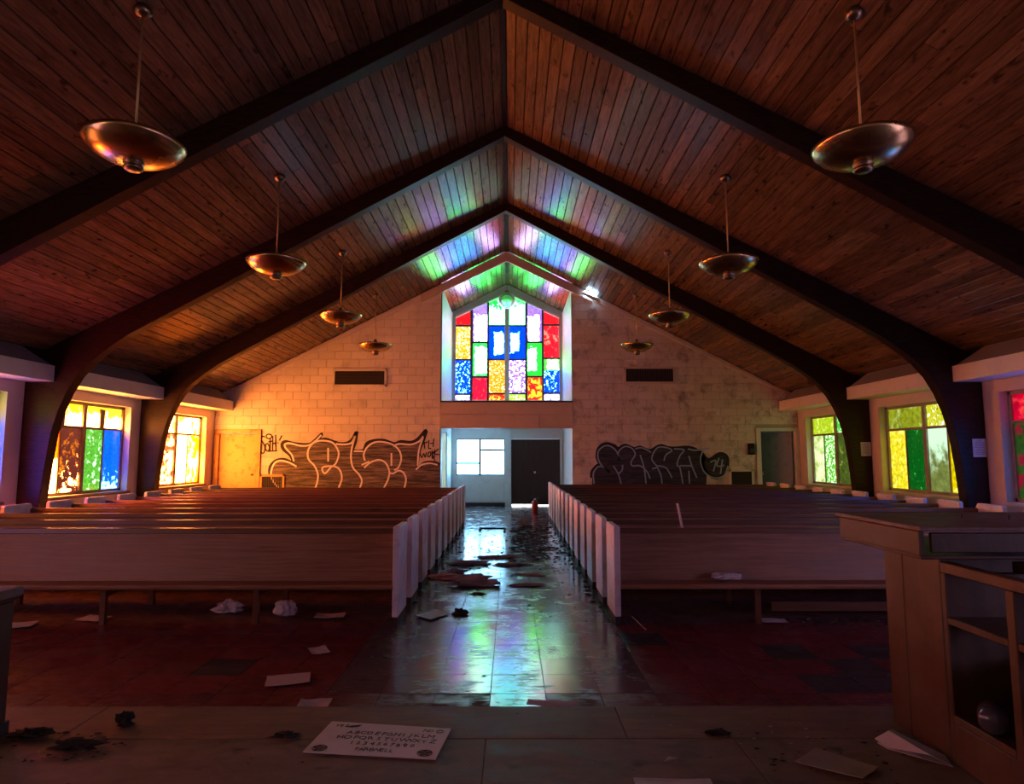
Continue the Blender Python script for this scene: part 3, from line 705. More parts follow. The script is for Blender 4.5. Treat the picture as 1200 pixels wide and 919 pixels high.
# doors in the rear wall
dl = struct('door_2', 'cream door with brown smears at the left end of the rear wall, lit orange', 'door')
f = MB()
for qd in ((-7.17,-7.06,0,1.999), (-6.14,-6.03,0,1.999), (-7.17,-6.03,2.0,2.10)): f.box(qd[0], qd[1], D-.05, D+.08, qd[2], qd[3])
f.build('door_casing', M['doorp'], dl, bevel=.004)
MB().box(-7.055, -6.145, D+.02, D+.06, .01, 1.995).build('door_leaf', M['doorp'], dl, bevel=.003)
kn = MB().lathe([(0,-.03),(.025,-.03),(.03,0),(.012,.02),(.012,.05)], (0,0,0), 14).build('door_knob', M['brassd'], dl, smooth=True)
kn.rotation_euler = (-PI/2,0,0); kn.location = (-6.22, D-.03, 1.0)
dr = struct('door_3', 'open doorway with a grey door ajar at the right end of the rear wall', 'door')
f = MB()
for qd in ((6.14,6.25,0,2.059), (7.10,7.19,0,2.059), (6.14,7.19,2.06,2.14)): f.box(qd[0], qd[1], D-.05, D+.08, qd[2], qd[3])
f.build('door_casing', M['white'], dr, bevel=.004)
leaf = MB().box(-.78, 0, -.02, .02, .01, 2.04).build('door_leaf', M['doorg'], dr, bevel=.003)
leaf.location = (7.08, D+.10, 0); leaf.rotation_euler = (0, 0, -math.radians(38))
MB().lathe([(0,-.03),(.025,-.03),(.03,0),(.012,.02),(.012,.05)], (-.72,-.06,1.0), 14).build('door_knob', M['steel'], leaf, smooth=True)
rm = MB(); rm.box(5.2, 5.25, D+.2, D+2.6, 0, 2.6); rm.box(8.2, 8.25, D+.2, D+2.6, 0, 2.6); rm.box(5.2, 8.25, D+2.6, D+2.65, 0, 2.6); rm.box(5.2, 8.25, D+.2, D+2.65, 2.6, 2.65); rm.box(5.2, 8.25, D+.2, D+2.65, -.05, 0)
rm.build('back_room', M['doorg'], dr)
cb = MB()
for z in (1.62, 1.70): cb.box(6.42, 6.56, D+1.9, D+1.98, z, z+.05)
cb.build('pinned_notes', M['paper'], dr)

# grilles high and low on the rear wall
def grille(name, label, a, c, z0, z1, mat_f, vertical):
    gr = thing(name, label, 'vent', ((a+c)/2, D-.016, z0))
    ox, oz = (a+c)/2, z0
    f = MB(); w2 = (c-a)/2; hh = z1-z0
    for qd in ((-w2, -w2+.05, 0, hh), (w2-.05, w2, 0, hh), (-w2, w2, 0, .05), (-w2, w2, hh-.05, hh)): f.box(qd[0], qd[1], -.03, .01, qd[2], qd[3])
    f.build('frame', mat_f, gr)
    MB().box(-w2+.05, w2-.05, -.004, .01, .05, hh-.05).build('backing', M['black'], gr)
    s = MB(); n = int((2*w2-.1)/.045) if vertical else int((hh-.1)/.035)
    for i in range(n):
        if vertical: xx = -w2+.05+(i+.5)*(2*w2-.1)/n; s.box(xx-.012, xx+.012, -.014, -.006, .05, hh-.05)
        else: zz = .05+(i+.5)*(hh-.1)/n; s.box(-w2+.05, w2-.05, -.018, -.006, zz-.009, zz+.009)
    tag(s.build('louvres', M['vent'], gr), kind='stuff')
grille('wall_grille', 'dark wide air grille high on the rear wall, left of the entrance', -4.31, -2.98, 3.16, 3.60, M['block'], False)
grille('wall_grille', 'dark wide air grille high on the stained rear wall, right of the entrance', 2.91, 4.19, 3.235, 3.66, M['header'], True)
grille('wall_grille', 'low return grille beside the cream door, half sprayed over by graffiti', -6.02, -5.42, .62, 1.00, M['doorp'], True)
grille('wall_grille', 'low grey return grille beside the open doorway', 5.45, 6.05, .70, 1.12, M['white'], False)
cbx = thing('call_box', 'small black box on the wall left of the open doorway', 'box', (6.0, D-.017, 1.48))
MB().box(-.075, .075, -.08, 0, 0, .28).build('case', M['black'], cbx, bevel=.01)
MB().box(-.05, .05, -.095, -.078, .05, .16).build('cover', M['vent'], cbx, bevel=.006)
# ------------------------------------------------------------------ graffiti (flat paint on the wall)
def strokes(name, mat, parent, lines, width, pt, yoff):
    m = MB()
    for ln in lines:
        pts = [Vector((*pt(*p), 0)) for p in ln]
        pts = [Vector((p.x, p.y)) for p in pts]
        # Catmull-Rom smoothing
        sm = []
        if len(pts) > 2:
            for i in range(len(pts)-1):
                p0, p1, p2, p3 = pts[max(i-1, 0)], pts[i], pts[i+1], pts[min(i+2, len(pts)-1)]
                for kk in range(5):
                    tt = kk/5; sm.append(.5*((2*p1)+(p2-p0)*tt+(2*p0-5*p1+4*p2-p3)*tt*tt+(3*p1-p0-3*p2+p3)*tt**3))
            sm.append(pts[-1])
        else: sm = pts
        o = len(m.v)
        for i, p in enumerate(sm):
            d = (sm[min(i+1, len(sm)-1)]-sm[max(i-1, 0)]); d = d.normalized() if d.length > 1e-6 else Vector((1, 0))
            nn = Vector((-d.y, d.x)); e = width/2
            m.v += [(p.x+nn.x*e, yoff, p.y+nn.y*e), (p.x-nn.x*e, yoff, p.y-nn.y*e), (p.x+nn.x*e, yoff-.001, p.y+nn.y*e), (p.x-nn.x*e, yoff-.001, p.y-nn.y*e)]
        for i in range(len(sm)-1):
            a = o+4*i; m.f += [(a+2, a+3, a+7, a+6), (a, a+2, a+6, a+4), (a+1, a+5, a+7, a+3)]
    return m.build(name, mat, parent)
YG0 = D-.0195
PL = lambda x, y: on_wall(290+x/5, 490+y/5, D)
PR = lambda x, y: on_wall(680+x/4.286, 490+y/4.286, D)
def filled(name, mat, parent, poly, pt, yoff):
    pp = [pt(*p) for p in poly]; m = MB().prism(pp, 'y', yoff, yoff-.001)
    me = m.mesh(name, mat); bm = bmesh.new(); bm.from_mesh(me); bmesh.ops.triangulate(bm, faces=[f for f in bm.faces if len(f.verts) > 4]); bm.to_mesh(me); bm.free()
    return link(name, me, parent)
ga = thing('graffiti', 'large grey streaked graffiti piece with white outlines on the left rear wall', 'graffiti')
polyL = [(185,440),(175,415),(140,350),(135,290),(170,250),(220,243),(268,262),(255,220),(215,185),(205,155),(225,138),(280,150),(360,155),(400,130),(440,92),(418,130),(460,124),(510,140),(545,150),(590,145),(620,120),(640,82),(634,140),(622,190),(680,190),(700,150),(740,133),(800,131),(860,150),(900,138),(960,142),(1000,122),(1047,72),(1032,130),(1008,190),(998,285),(1040,263),(1090,260),(1128,272),(1128,440)]
filled('spray_fill', M['spray_grey'], ga, polyL, PL, YG0)
strokes('black_outline', M['spray_ink'], ga, [polyL[1:-1]], .075, PL, YG0-.001)
strokes('white_outline', M['spray_white'], ga, [
 [(290,285),(250,262),(200,250),(165,262),(145,300),(142,340),(160,380),(200,420)],
 [(275,255),(262,215),(230,180),(222,155),(250,148),(310,162),(360,160),(400,135),(435,100)],
 [(395,420),(410,380),(415,330),(395,280),(360,240),(358,190),(385,150),(430,133),(490,140),(520,165),(537,210),(520,265),(490,290),(455,325),(442,290),(500,282),(540,300),(555,350),(540,400),(530,420)],
 [(475,175),(475,255)],
 [(520,152),(570,155),(612,145),(632,105),(615,170),(608,230),(620,290),(655,330),(672,370),(655,420)],
 [(625,195),(680,195)],
 [(690,250),(683,215),(700,175),(740,145),(790,140),(850,155),(890,190),(902,240),(885,290),(860,305)],
 [(670,275),(715,255)], [(685,292),(720,262),(770,245),(810,262),(832,310),(825,360),(795,420)],
 [(845,205),(845,280)], [(830,320),(855,325),(885,308),(915,320),(930,360),(918,420)],
 [(855,165),(890,152),(960,155),(1010,135),(1030,110),(1005,190),(998,280)],
 [(988,303),(1020,275),(1070,265),(1115,275)]], .042, PL, YG0-.002)
gb = thing('graffiti_tag', 'small black scrawled tag with exclamation mark beside the cream door', 'graffiti')
strokes('spray_lines', M['spray_ink'], gb, [
 [(108,112),(90,108),(84,130),(98,150),(106,175),(98,205),(82,200),(74,170),(76,150)], [(112,150),(108,180),(122,195),(132,175),(122,150),(110,155)],
 [(110,105),(125,95),(145,102),(140,118),(122,120),(112,108)], [(137,120),(135,195)], [(125,140),(150,135)], [(152,105),(150,190)], [(168,98),(170,188)], [(150,150),(172,145)], [(125,195),(178,192)],
 [(205,102),(190,132)], [(183,143),(181,149)]], .035, PL, YG0)
gc = thing('graffiti_tag', 'small black two line scrawl at the right end of the grey graffiti', 'graffiti')
strokes('spray_lines', M['spray_ink'], gc, [
 [(1035,125),(1040,180)], [(1030,150),(1058,140)], [(1065,130),(1062,175),(1078,178)], [(1072,150),(1090,145)], [(1092,120),(1088,170)],
 [(1012,205),(1022,232),(1034,208),(1042,230),(1050,200)], [(1062,200),(1058,225),(1072,222),(1074,200),(1062,202)], [(1082,190),(1084,240)], [(1082,205),(1096,198),(1084,216),(1100,250)], [(1098,185),(1095,235)], [(1120,180),(1096,208),(1126,215)]], .028, PL, YG0-.0035)
gd_ = thing('graffiti', 'black graffiti piece with pale blue outlines and a 74 on the right rear wall', 'graffiti')
polyR = [(60,345),(58,300),(60,270),(85,240),(100,235),(85,195),(95,150),(130,130),(170,140),(190,155),(225,138),(270,155),(300,148),(350,165),(400,140),(440,150),(480,152),(540,148),(580,160),(620,190),(610,230),(635,280),(632,345)]
polyB = [(612,190),(640,210),(660,205),(700,180),(735,195),(737,245),(710,290),(670,297),(640,275),(622,240)]
filled('spray_fill', M['spray_black'], gd_, polyR, PR, YG0)
filled('spray_fill', M['spray_black'], gd_, polyB, PR, YG0-.0006)
strokes('black_outline', M['spray_ink'], gd_, [polyR[1:-1], polyB+[polyB[0]]], .09, PR, YG0-.001)
strokes('blue_outline', M['spray_blue'], gd_, [
 [(70,330),(65,280),(85,248),(110,245),(150,275)], [(150,275),(105,235),(88,195),(95,160),(130,138),(165,150),(185,175),(195,215)],
 [(195,215),(192,170),(225,143),(262,155),(275,185),(255,220),(262,240),(300,240),(335,270),(350,305)], [(165,240),(190,280),(205,330)], [(190,280),(210,262),(212,235)],
 [(275,155),(310,150),(355,172)], [(300,185),(320,250),(330,330)], [(420,215),(430,185),(460,160),(400,145),(370,170),(360,210),(385,245),(360,255)],
 [(385,245),(405,290),(410,330)], [(385,240),(430,250),(460,300)], [(470,155),(520,160),(500,190),(485,235),(500,250),(515,330)], [(540,155),(580,162),(648,152)],
 [(545,190),(560,240),(585,300)], [(500,240),(560,240)], [(545,265),(548,330)], [(615,165),(603,210),(622,270),(670,300),(720,290),(742,240)],
 [(652,222),(680,215),(668,268)], [(697,200),(686,240),(722,238)], [(714,208),(704,280)]], .034, PR, YG0-.002)

# ------------------------------------------------------------------ pews
def make_pew(x_in, x_out, y0, label, legs):
    """x_in: aisle end, x_out: wall end"""
    a, b = min(x_in, x_out), max(x_in, x_out)
    pw = thing('church_pew', label, 'pew', ((a+b)/2, y0, 0)); hw = (b-a)/2
    for s in (-1, 1):
        x0, x1 = sorted((s*hw, s*(hw-.052)))
        prof = [(0,.085),(.45,.085),(.46,.80),(.43,.845),(.02,.845),(0,.83)]
        e = MB().prism(prof, 'x', x0, x1).build('end_panel', M['panel'], pw, bevel=.005)
        x0, x1 = sorted((s*(hw-.008), s*(hw-.046)))
        MB().box(x0, x1, .03, .42, 0, .085).build('plinth', M['plinth'], pw)
    L0, L1 = -hw+.052, hw-.052
    MB().prism([(-.01,.315),(.40,.295),(.40,.32),(.03,.352),(-.01,.358),(-.02,.34)], 'x', L0, L1).build('seat', M['pew'], pw, bevel=.004)
    MB().prism([(.345,.325),(.425,.735),(.447,.735),(.37,.315)], 'x', L0, L1).build('backrest', M['pew'], pw)
    MB().prism([(.412,.735),(.422,.785),(.462,.785),(.457,.735)], 'x', L0, L1).build('top_rail', M['pewdark'], pw, bevel=.004)
    for lx in legs:
        lg = MB().prism([(.09,0),(.135,0),(.135,.30),(.09,.306)], 'x', lx-.024, lx+.024).build('leg', M['pewdark'], pw, bevel=.003)
        MB().box(lx-.02, lx+.02, .13, .36, .24, .295).build('bracket', M['pewdark'], lg)
    return pw
ordn = ['front', 'second', 'third', 'fourth', 'fifth', 'sixth', 'seventh', 'eighth', 'ninth', 'tenth', 'eleventh', 'twelfth', 'rearmost']
def pew_block(n, x_in, x_out, y0, step, side, legs):
    pr = None
    for i in range(n):
        nm = 'rearmost' if i == n-1 else ordn[i]
        lab = ('%s brown wooden pew %s of the aisle, with white painted end panels' % (nm, side)) if i in (0, n-1) else ('%s pew from the front on the %s of the aisle, white end panels' % (nm, side))
        if pr is None: pr = make_pew(x_in, x_out, y0, lab, legs); o = pr
        else:
            o = copy_tree(pr); o.location.y = y0+step*i; o['label'] = lab
            o.rotation_euler.z = R.gauss(0, .0009)
            o.location.x += R.gauss(0, .004)
        o['group'] = 'pews %s of the aisle' % side
    return pr
pl = pew_block(11, -.865, -6.1, 5.60, .765, 'left', (1.37, 0.05, -1.25))
pr_ = pew_block(13, .985, 6.15, 5.62, .757, 'right', (-1.32, 0.3, 1.6))
st = MB().box(2.45, 4.9, 5.93, 5.96, .06, .14).build('foot_rail', M['pewdark'], None)
st.name = 'foot_rail'; tag(st, 'long brown rail board lying under the front right pew', 'board')

# ------------------------------------------------------------------ pendant lamps
def make_lamp(x, y, label):
    zc = cz(x)
    lp = thing('pendant_lamp', label, 'lamp', (x, y, 0), 0, 'brass saucer pendant lamps')
    rimz = 3.955
    bowl = [(.0,3.79),(.07,3.79),(.155,3.80),(.24,3.828),(.315,3.873),(.362,3.925),(.375,rimz),(.370,rimz+.004),(.355,3.932),(.305,3.884),(.232,3.84),(.15,3.813),(.0,3.805)]
    MB().lathe(bowl, n=48).build('bowl', M['brass'], lp, smooth=True)
    MB().lathe([(.0,3.72),(.05,3.722),(.072,3.735),(.075,3.752),(.066,3.757),(.066,3.775),(.076,3.78),(.078,3.795),(.0,3.796)], n=28).build('finial', M['brassd'], lp, smooth=True)
    MB().lathe([(.0,rimz-.19),(.03,rimz-.19),(.03,rimz+.03),(.042,rimz+.035),(.042,rimz+.09),(.022,rimz+.125),(.012,rimz+.13)], n=20).build('socket_cap', M['brass'], lp, smooth=True)
    MB().tube([(0,0,rimz+.12),(0,0,zc-.02)], .0095, 10).build('rod', M['brass_rod'], lp, smooth=True)
    MB().lathe([(.012,zc-.075),(.05,zc-.06),(.072,zc-.03),(.072,zc+.01),(.0,zc+.01)], n=24).build('ceiling_rose', M['brassd'], lp, smooth=True)
    return lp
lab_l = ['largest brass saucer pendant at the top left, nearest the camera', 'second brass saucer pendant on the left, hanging before the middle beam', 'third brass saucer pendant on the left, hanging before the farthest arched beam', 'smallest brass saucer pendant on the left, before the rear wall above the grille']
lab_r = ['largest brass saucer pendant at the top right, nearest the camera', 'second brass saucer pendant on the right, hanging before the middle beam', 'third brass saucer pendant on the right, hanging before the farthest arched beam', 'smallest brass saucer pendant on the right, before the rear wall above the grille']
first = None
for s, labs in ((-1, lab_l), (1, lab_r)):
    for i, y in enumerate((4.93, 8.07, 11.2, 14.3)):
        if first is None: first = make_lamp(-2.93, y, labs[0])
        else:
            c = copy_tree(first); c.location = (s*2.93, y, 0); c['label'] = labs[i]; c.rotation_euler = (R.gauss(0, .004), R.gauss(0, .004), R.uniform(0, 3))
gl = thing('globe_lamp', 'round translucent globe pendant before the apex of the big stained window', 'lamp', (0, 17.6, 0))
gx, gz = on_wall(594, 352, 17.6); gl.location.x = gx
MB().lathe([(.0, gz-.235)]+[(.235*math.sin(a), gz-.235*math.cos(a)) for a in [PI*i/16 for i in range(1, 16)]]+[(.05, gz+.235)], n=32).build('globe', M['globe'], gl, smooth=True)
MB().lathe([(.0, gz+.27),(.06, gz+.27),(.06, gz+.22),(.0, gz+.22)], n=16).build('cap', M['brassd'], gl)
MB().tube([(0,0,gz+.25),(0,0,cz(gx)-.01)], .008, 8).build('cord', M['brassd'], gl)

# ------------------------------------------------------------------ lectern on the right
lc = thing('lectern_desk', 'brown wooden pulpit desk with open cubbyholes at the right edge on the platform', 'desk', (0, 0, 0))
X = 1.93; ZT = 1.0
def part(n, x0, x1, y0, y1, z0, z1, mat=None, bev=.004): return MB().box(x0, x1, y0, y1, z0, z1).build(n, mat or M['desk'], lc, bevel=bev)
part('side_panel', X, X+.03, 2.80, 3.20, PZ, 1.03)
part('corner_post', X-.004, X+.012, 3.06, 3.205, PZ, 1.03)
part('front_panel', X+.03, 3.6, 3.165, 3.20, PZ, 1.03)
part('desk_top', 1.80, 3.7, 2.715, 3.42, 1.135, 1.155, M['desktop'])
part('left_fascia', 1.815, 1.84, 2.745, 3.40, 1.03, 1.134)
part('front_fascia', 1.865, 3.69, 2.735, 2.76, 1.045, 1.128)
part('bottom_ledge', 1.815, 3.7, 2.735, 3.40, 1.018, 1.034)
# cubby unit running towards the camera, openings facing the aisle
ys = [2.80, 2.42, 2.04, 1.66]
for i, y in enumerate(ys): part('upright', X, X+.36, y-.022 if i else y-.03, y+.022 if i else y, PZ, ZT-.045)
part('cubby_top_rail', X, X+.05, 1.64, 2.80, ZT-.045, ZT)
part('cubby_back_rail', X+.31, X+.36, 1.64, 2.80, ZT-.045, ZT)
for a, b in zip(ys[1:], ys[:-1]):
    part('shelf', X+.002, X+.36, a+.022, b-.022, .745, .775)
    part('shelf', X+.002, X+.36, a+.022, b-.022, .35, .38)
part('kick_panel', X+.001, X+.03, 1.66, 2.78, PZ, .35)
part('back_board', X+.34, X+.358, 1.66, 2.78, PZ, .62)
# pens stuck in the top, seen as small dark pegs
for i, (a, b) in enumerate(((2.25, 3.1), (2.40, 3.0), (2.5, 2.97))):
    MB().lathe([(0,0),(.006,0),(.005,.02),(0,.024)], (a, b, 1.155), 8).build('peg', M['ink'], lc)
jr = thing('clear_jar', 'small clear round jar lying inside the lower cubbyhole of the pulpit desk', 'jar', (2.01, 2.66, .381))
jg = plain('jar_glass', (.16,.15,.20), .2); jg.node_tree.nodes['Principled BSDF'].inputs['Transmission Weight'].default_value = .6
o = MB().lathe([(.0,0),(.045,0),(.05,.012),(.05,.10),(.042,.12),(.0,.12)], n=24).build('jar_body', jg, jr, smooth=True); o.rotation_euler = (PI/2, 0, -.6); o.location = (0, 0, .05)
o = MB().lathe([(.036,0),(.04,-.004),(.046,-.004),(.046,.01),(.036,.012)], n=24).build('jar_rim', M['vent'], jr, smooth=True); o.rotation_euler = (PI/2, 0, -.6); o.location = (0, 0, .05)

# wooden stand cut off by the left edge
sd = thing('wooden_stand', 'orange brown wooden stand cut off by the left edge of the picture', 'stand', (-2.55, 2.92, PZ))
MB().box(-.24, .325, -.11, .16, 0, .60).build('body', M['desk'], sd, bevel=.006)
MB().box(-.27, .335, -.13, .18, .60, .615).build('moulding', M['desk'], sd, bevel=.004)
MB().box(-.30, .35, -.14, .19, .615, .66).build('top', M['desktop'], sd, bevel=.01)
MB().box(-.25, .333, -.12, .17, 0, .06).build('base', M['plinth'], sd)

# ------------------------------------------------------------------ papers
def sheet(name, label, cat, corners, z, mat, curl=.01, th=.0015, seed=0, group=None, n=7):
    """corners: four photo points on the plane z, in order; a slightly curled sheet"""
    cs = [Vector((*on_floor(px, py, z), 0)) for px, py in corners]
    return sheet_w(name, label, cat, cs, z, mat, curl, th, seed, group, n)
def sheet_w(name, label, cat, cs, z, mat, curl=.01, th=.0015, seed=0, group=None, n=7):
    m = MB(); rs = random.Random(seed)
    for k in (0, 1):
        for j in range(n):
            for i in range(n):
                u, v = i/(n-1), j/(n-1)
                p = cs[0]*(1-u)*(1-v)+cs[1]*u*(1-v)+cs[2]*u*v+cs[3]*(1-u)*v
                h = curl*(.5+.5*mnoise.noise(Vector((u*2.1+seed*3.7, v*2.1, seed)))) + curl*((u-.5)**2+(v-.5)**2)*1.2
                m.v.append((p.x, p.y, z+.002+h+k*th))
    for k in (0, 1):
        for j in range(n-1):
            for i in range(n-1):
                a = k*n*n+j*n+i; m.f.append((a, a+1, a+n+1, a+n))
    rim = [i for i in range(n)]+[j*n+n-1 for j in range(1, n)]+[(n-1)*n+i for i in range(n-2, -1, -1)]+[j*n for j in range(n-2, 0, -1)]
    for i in range(len(rim)):
        a, b = rim[i], rim[(i+1) % len(rim)]; m.f.append((a, b, b+n*n, a+n*n))
    c = (cs[0]+cs[2])/2
    o = m.build(name, mat, None, smooth=False, loc=(c.x, c.y, z)); tag(o, label, cat, group); return o
def rect_at(px, py, z, w, h, rot):
    x, y = on_floor(px, py, z); c = Vector((x, y, 0)); r_ = Matrix.Rotation(rot, 3, 'Z')
    return [c + r_ @ Vector(q) for q in ((-w/2, h/2, 0), (w/2, h/2, 0), (w/2, -h/2, 0), (-w/2, -h/2, 0))]
FZ = .005
sheet_w('paper_sheet', 'small lilac paper on the maroon floor, farther of two left of the aisle', 'paper', rect_at(374,764,FZ,.13,.17,.5), FZ, M['paper'], .012, seed=1)
sheet_w('paper_sheet', 'larger lilac paper on the maroon floor, nearest left of the aisle', 'paper', rect_at(338,798,FZ,.27,.20,.28), FZ, M['paper'], .010, seed=2)
sheet_w('paper_sheet', 'torn paper lying against the platform edge above the lettered board', 'paper', rect_at(368,829,FZ,.18,.15,.05), FZ, M['paper'], .02, seed=3)
sheet('paper_sheet', 'bright white sheet on the aisle floor at the corner of the front left pew', 'paper', [(487,723),(510,716),(528,720),(505,728)], FZ, M['paper'], .012, seed=4)
sheet_w('paper_sheet', 'blue lit sheet on the floor under the front left pew, nearest its aisle end', 'paper', rect_at(387,723,FZ,.26,.16,.1), FZ, M['paper'], .012, seed=5)
sheet_w('paper_sheet', 'paper on the floor left of the front left pew leg', 'paper', rect_at(110,726,FZ,.24,.18,-.2), FZ, M['paper'], .012, seed=6)
sheet_w('paper_sheet', 'paper on the floor by the wooden stand at the left edge', 'paper', rect_at(22,734,FZ,.24,.2,.3), FZ, M['paper'], .012, seed=7)
sheet_w('paper_sheet', 'white sheet on the floor by the leg of the front right pew', 'paper', rect_at(907,729,FZ,.22,.14,-.1), FZ, M['paper'], .01, seed=8)
sheet_w('paper_sheet', 'torn pale sheet at the platform edge in the middle of the aisle', 'paper', rect_at(648,829,FZ,.30,.09,-.15), FZ, M['cloth'], .02, seed=9)
sheet_w('paper_sheet', 'narrow white strip at the bottom edge of the picture', 'paper', rect_at(790,922,PZ,.30,.08,-.03), PZ, M['paper'], .008, seed=10)
sheet('cardboard_piece', 'dusty brown cardboard piece on the platform left of the folded paper', 'cardboard', [(957,880),(1030,903),(1012,916),(932,896)], PZ, M['card'], .006, .004, seed=11)
# crumpled papers under the pew
def crumple(name, label, cat, c, size, mat, seed, amp=.5, group=None, sub=3):
    bm = bmesh.new(); bmesh.ops.create_icosphere(bm, subdivisions=sub, radius=1)
    for v in bm.verts:
        n_ = mnoise.noise(v.co*1.6+Vector((seed*5.1, 0, 0))); n2 = mnoise.noise(v.co*4+Vector((0, seed*3.3, 0))); n3 = mnoise.noise(v.co*9+Vector((0, 0, seed*2.3)))
        v.co *= 1+amp*n_+amp*.7*n2+amp*.45*n3
        v.co.x *= size[0]/2; v.co.y *= size[1]/2; v.co.z = (v.co.z*.5+.35)*size[2]
        if v.co.z < .002: v.co.z = .002
    me = bpy.data.meshes.new(name); bm.to_mesh(me); bm.free(); me.materials.append(mat)
    return tag(link(name, me, None, c), label, cat, group)
x, y = on_floor(267, 718); crumple('crumpled_paper', 'crumpled pale paper standing under the front left pew, left of its leg', 'paper', (x, y, FZ), (.22,.12,.12), M['paper'], 3, .8)
x, y = on_floor(335, 722); crumple('crumpled_paper_bag', 'upright crumpled bag lit blue under the front left pew', 'bag', (x, y, FZ), (.20,.12,.17), M['paper'], 8, .4)
x, y = on_floor(845, 678, .36); crumple('crumpled_paper', 'white crumpled paper on the seat of the front right pew', 'paper', (2.02, 5.86, .356), (.26,.12,.06), M['paper'], 12, .45)
# folded sheet against the pulpit desk
fp = tag(link('folded_paper', None, None, (1.84, 2.9, PZ)), 'folded white paper on the platform against the foot of the pulpit desk', 'paper')
m = MB(); m.v = [(-.12,.10,.012),(-.06,.09,.05),(-.03,.115,.045),(.075,-.08,.02),(.06,-.14,.006),(.0,-.10,.03),(-.105,.035,.004)]
m.f = [(0,1,5,6),(1,2,3,5),(5,3,4)]; a = m.build('upper_fold', M['paper'], fp); a.modifiers.new('s', 'SOLIDIFY').thickness = .0015
m = MB(); m.v = [(-.12,.08,.003),(-.02,.11,.004),(.08,-.07,.004),(.065,-.145,.003),(-.03,-.09,.012),(-.11,.02,.003)]
m.f = [(0,1,4,5),(1,2,3,4)]; a = m.build('lower_fold', M['paper'], fp); a.modifiers.new('s', 'SOLIDIFY').thickness = .0015

# lettered poster board
bc = [Vector((*on_floor(px, py, PZ), 0)) for px, py in ((389.3,847.2),(528.8,856),(510.7,891.5),(355.2,882.7))]
pb = thing('lettered_board', 'white hand lettered spirit board with alphabet and numbers lying on the platform', 'board', (0,0,0))
m = MB(); m.v = [(p.x, p.y, PZ+.003) for p in bc]+[(p.x, p.y, PZ+.008) for p in bc]; m.f = [(0,1,2,3),(4,5,6,7),(0,1,5,4),(1,2,6,5),(2,3,7,6),(3,0,4,7)]
bs = m.build('board_sheet', M['board'], pb)
def bp(u, v): p = bc[0]*(1-u)*(1-v)+bc[1]*u*(1-v)+bc[2]*u*v+bc[3]*(1-u)*v; return p
def btext(s, u0, u1, v, size, jit=.01):
    n = len(s)
    for i, ch in enumerate(s):
        if ch == ' ': continue
        cu = bpy.data.curves.new('letter', 'FONT'); cu.body = ch; cu.size = size*R.uniform(.9, 1.1); cu.align_x = 'CENTER'; cu.extrude = .0004; cu.resolution_u = 2
        cu.materials.append(M['ink']); p = bp(u0+(u1-u0)*(i+.5)/n, v+R.uniform(-jit, jit))
        key = ch
        tmp = bpy.data.objects.new('tmp', cu); COL.objects.link(tmp); bpy.context.view_layer.update()
        me = bpy.data.meshes.new_from_object(tmp); me.name = 'letter'; bpy.data.objects.remove(tmp)
        link('letter', me, bs, (p.x, p.y-size*.3, PZ+.0086), (0, 0, -.07+R.uniform(-.2, .2)))
btext('YES', .06, .17, .13, .036); btext('NO', .79, .87, .13, .036)
btext('ABCDEFGHIJKLM', .20, .90, .33, .046); btext('NOPQRSTUVWXYZ', .15, .94, .50, .046); btext('1234567890', .28, .80, .66, .044); btext('FAREWELL', .36, .66, .85, .040)
def ring(c, r_, star):
    m = MB(); pts = [(c.x+r_*math.cos(a), c.y+r_*.85*math.sin(a), PZ+.009) for a in [2*PI*i/20 for i in range(21)]]
    m.tube(pts, .0016, 4)
    if star:
        q_ = [(c.x+r_*math.cos(a), c.y+r_*.85*math.sin(a), PZ+.009) for a in [PI/2+4*PI*i/5 for i in range(6)]]; m.tube(q_, .0014, 4)
    return m.build('star_mark' if star else 'moon_mark', M['ink'], bs)
ring(bp(.10,.88), .032, True); ring(bp(.90,.86), .032, True)
m = MB(); c = bp(.205,.13); m.prism([(c.x-.035,c.y-.006),(c.x,c.y+.008),(c.x+.04,c.y+.014),(c.x+.03,c.y-.006),(c.x,c.y-.014)], 'z', PZ+.0082, PZ+.0095); m.build('sun_mark', M['ink'], bs)
ring(bp(.925,.14), .016, False)

# notices on the arched legs
def notice(label, x0, x1, z0, z1, y):
    nt_ = thing('paper_notice', label, 'notice', ((x0+x1)/2, y-.092, z0)); w2 = (x1-x0)/2; hh = z1-z0
    sh = MB().box(-w2, w2, -.003, 0, 0, hh).build('sheet', M['paper'], nt_)
    s = MB(); nl = 9
    for i in range(nl):
        zz = hh*(.88-.09*i); ww = w2*(.45 if i in (0, 5) else .72)*R.uniform(.85, 1)
        s.box(-ww, ww, -.0036, -.003, zz-.0035, zz+.0035)
    tag(s.build('printed_lines', plain('print_grey', (.22,.2,.24), .6), sh), kind='stuff')
notice('white printed notice on the nearer arched leg at the right', 6.985, 7.185, 1.435, 1.705, 9.65)
notice('white printed notice on the farther arched leg at the right', 6.98, 7.18, 1.45, 1.72, 12.70)

# fire extinguisher
x, y = on_floor(627, 603)
fe = thing('fire_extinguisher', 'red fire extinguisher standing on the floor before the entrance door', 'extinguisher', (x, y, .004))
MB().lathe([(0,0),(.075,0),(.08,.01),(.08,.27),(.07,.31),(.03,.34),(.022,.36),(0,.36)], n=24).build('cylinder', M['red'], fe, smooth=True)
MB().box(-.02,.02,-.03,.03,.355,.39).build('valve', M['steel'], fe, bevel=.004)
MB().prism([(-.03,.39),(.10,.42),(.10,.435),(-.03,.41)], 'y', -.012, .012).build('handle', M['ink'], fe)
MB().tube([(.03,0,.37),(.12,0,.40),(.22,.02,.46),(.30,.02,.50)], .011, 8).build('hose', M['ink'], fe, smooth=True)

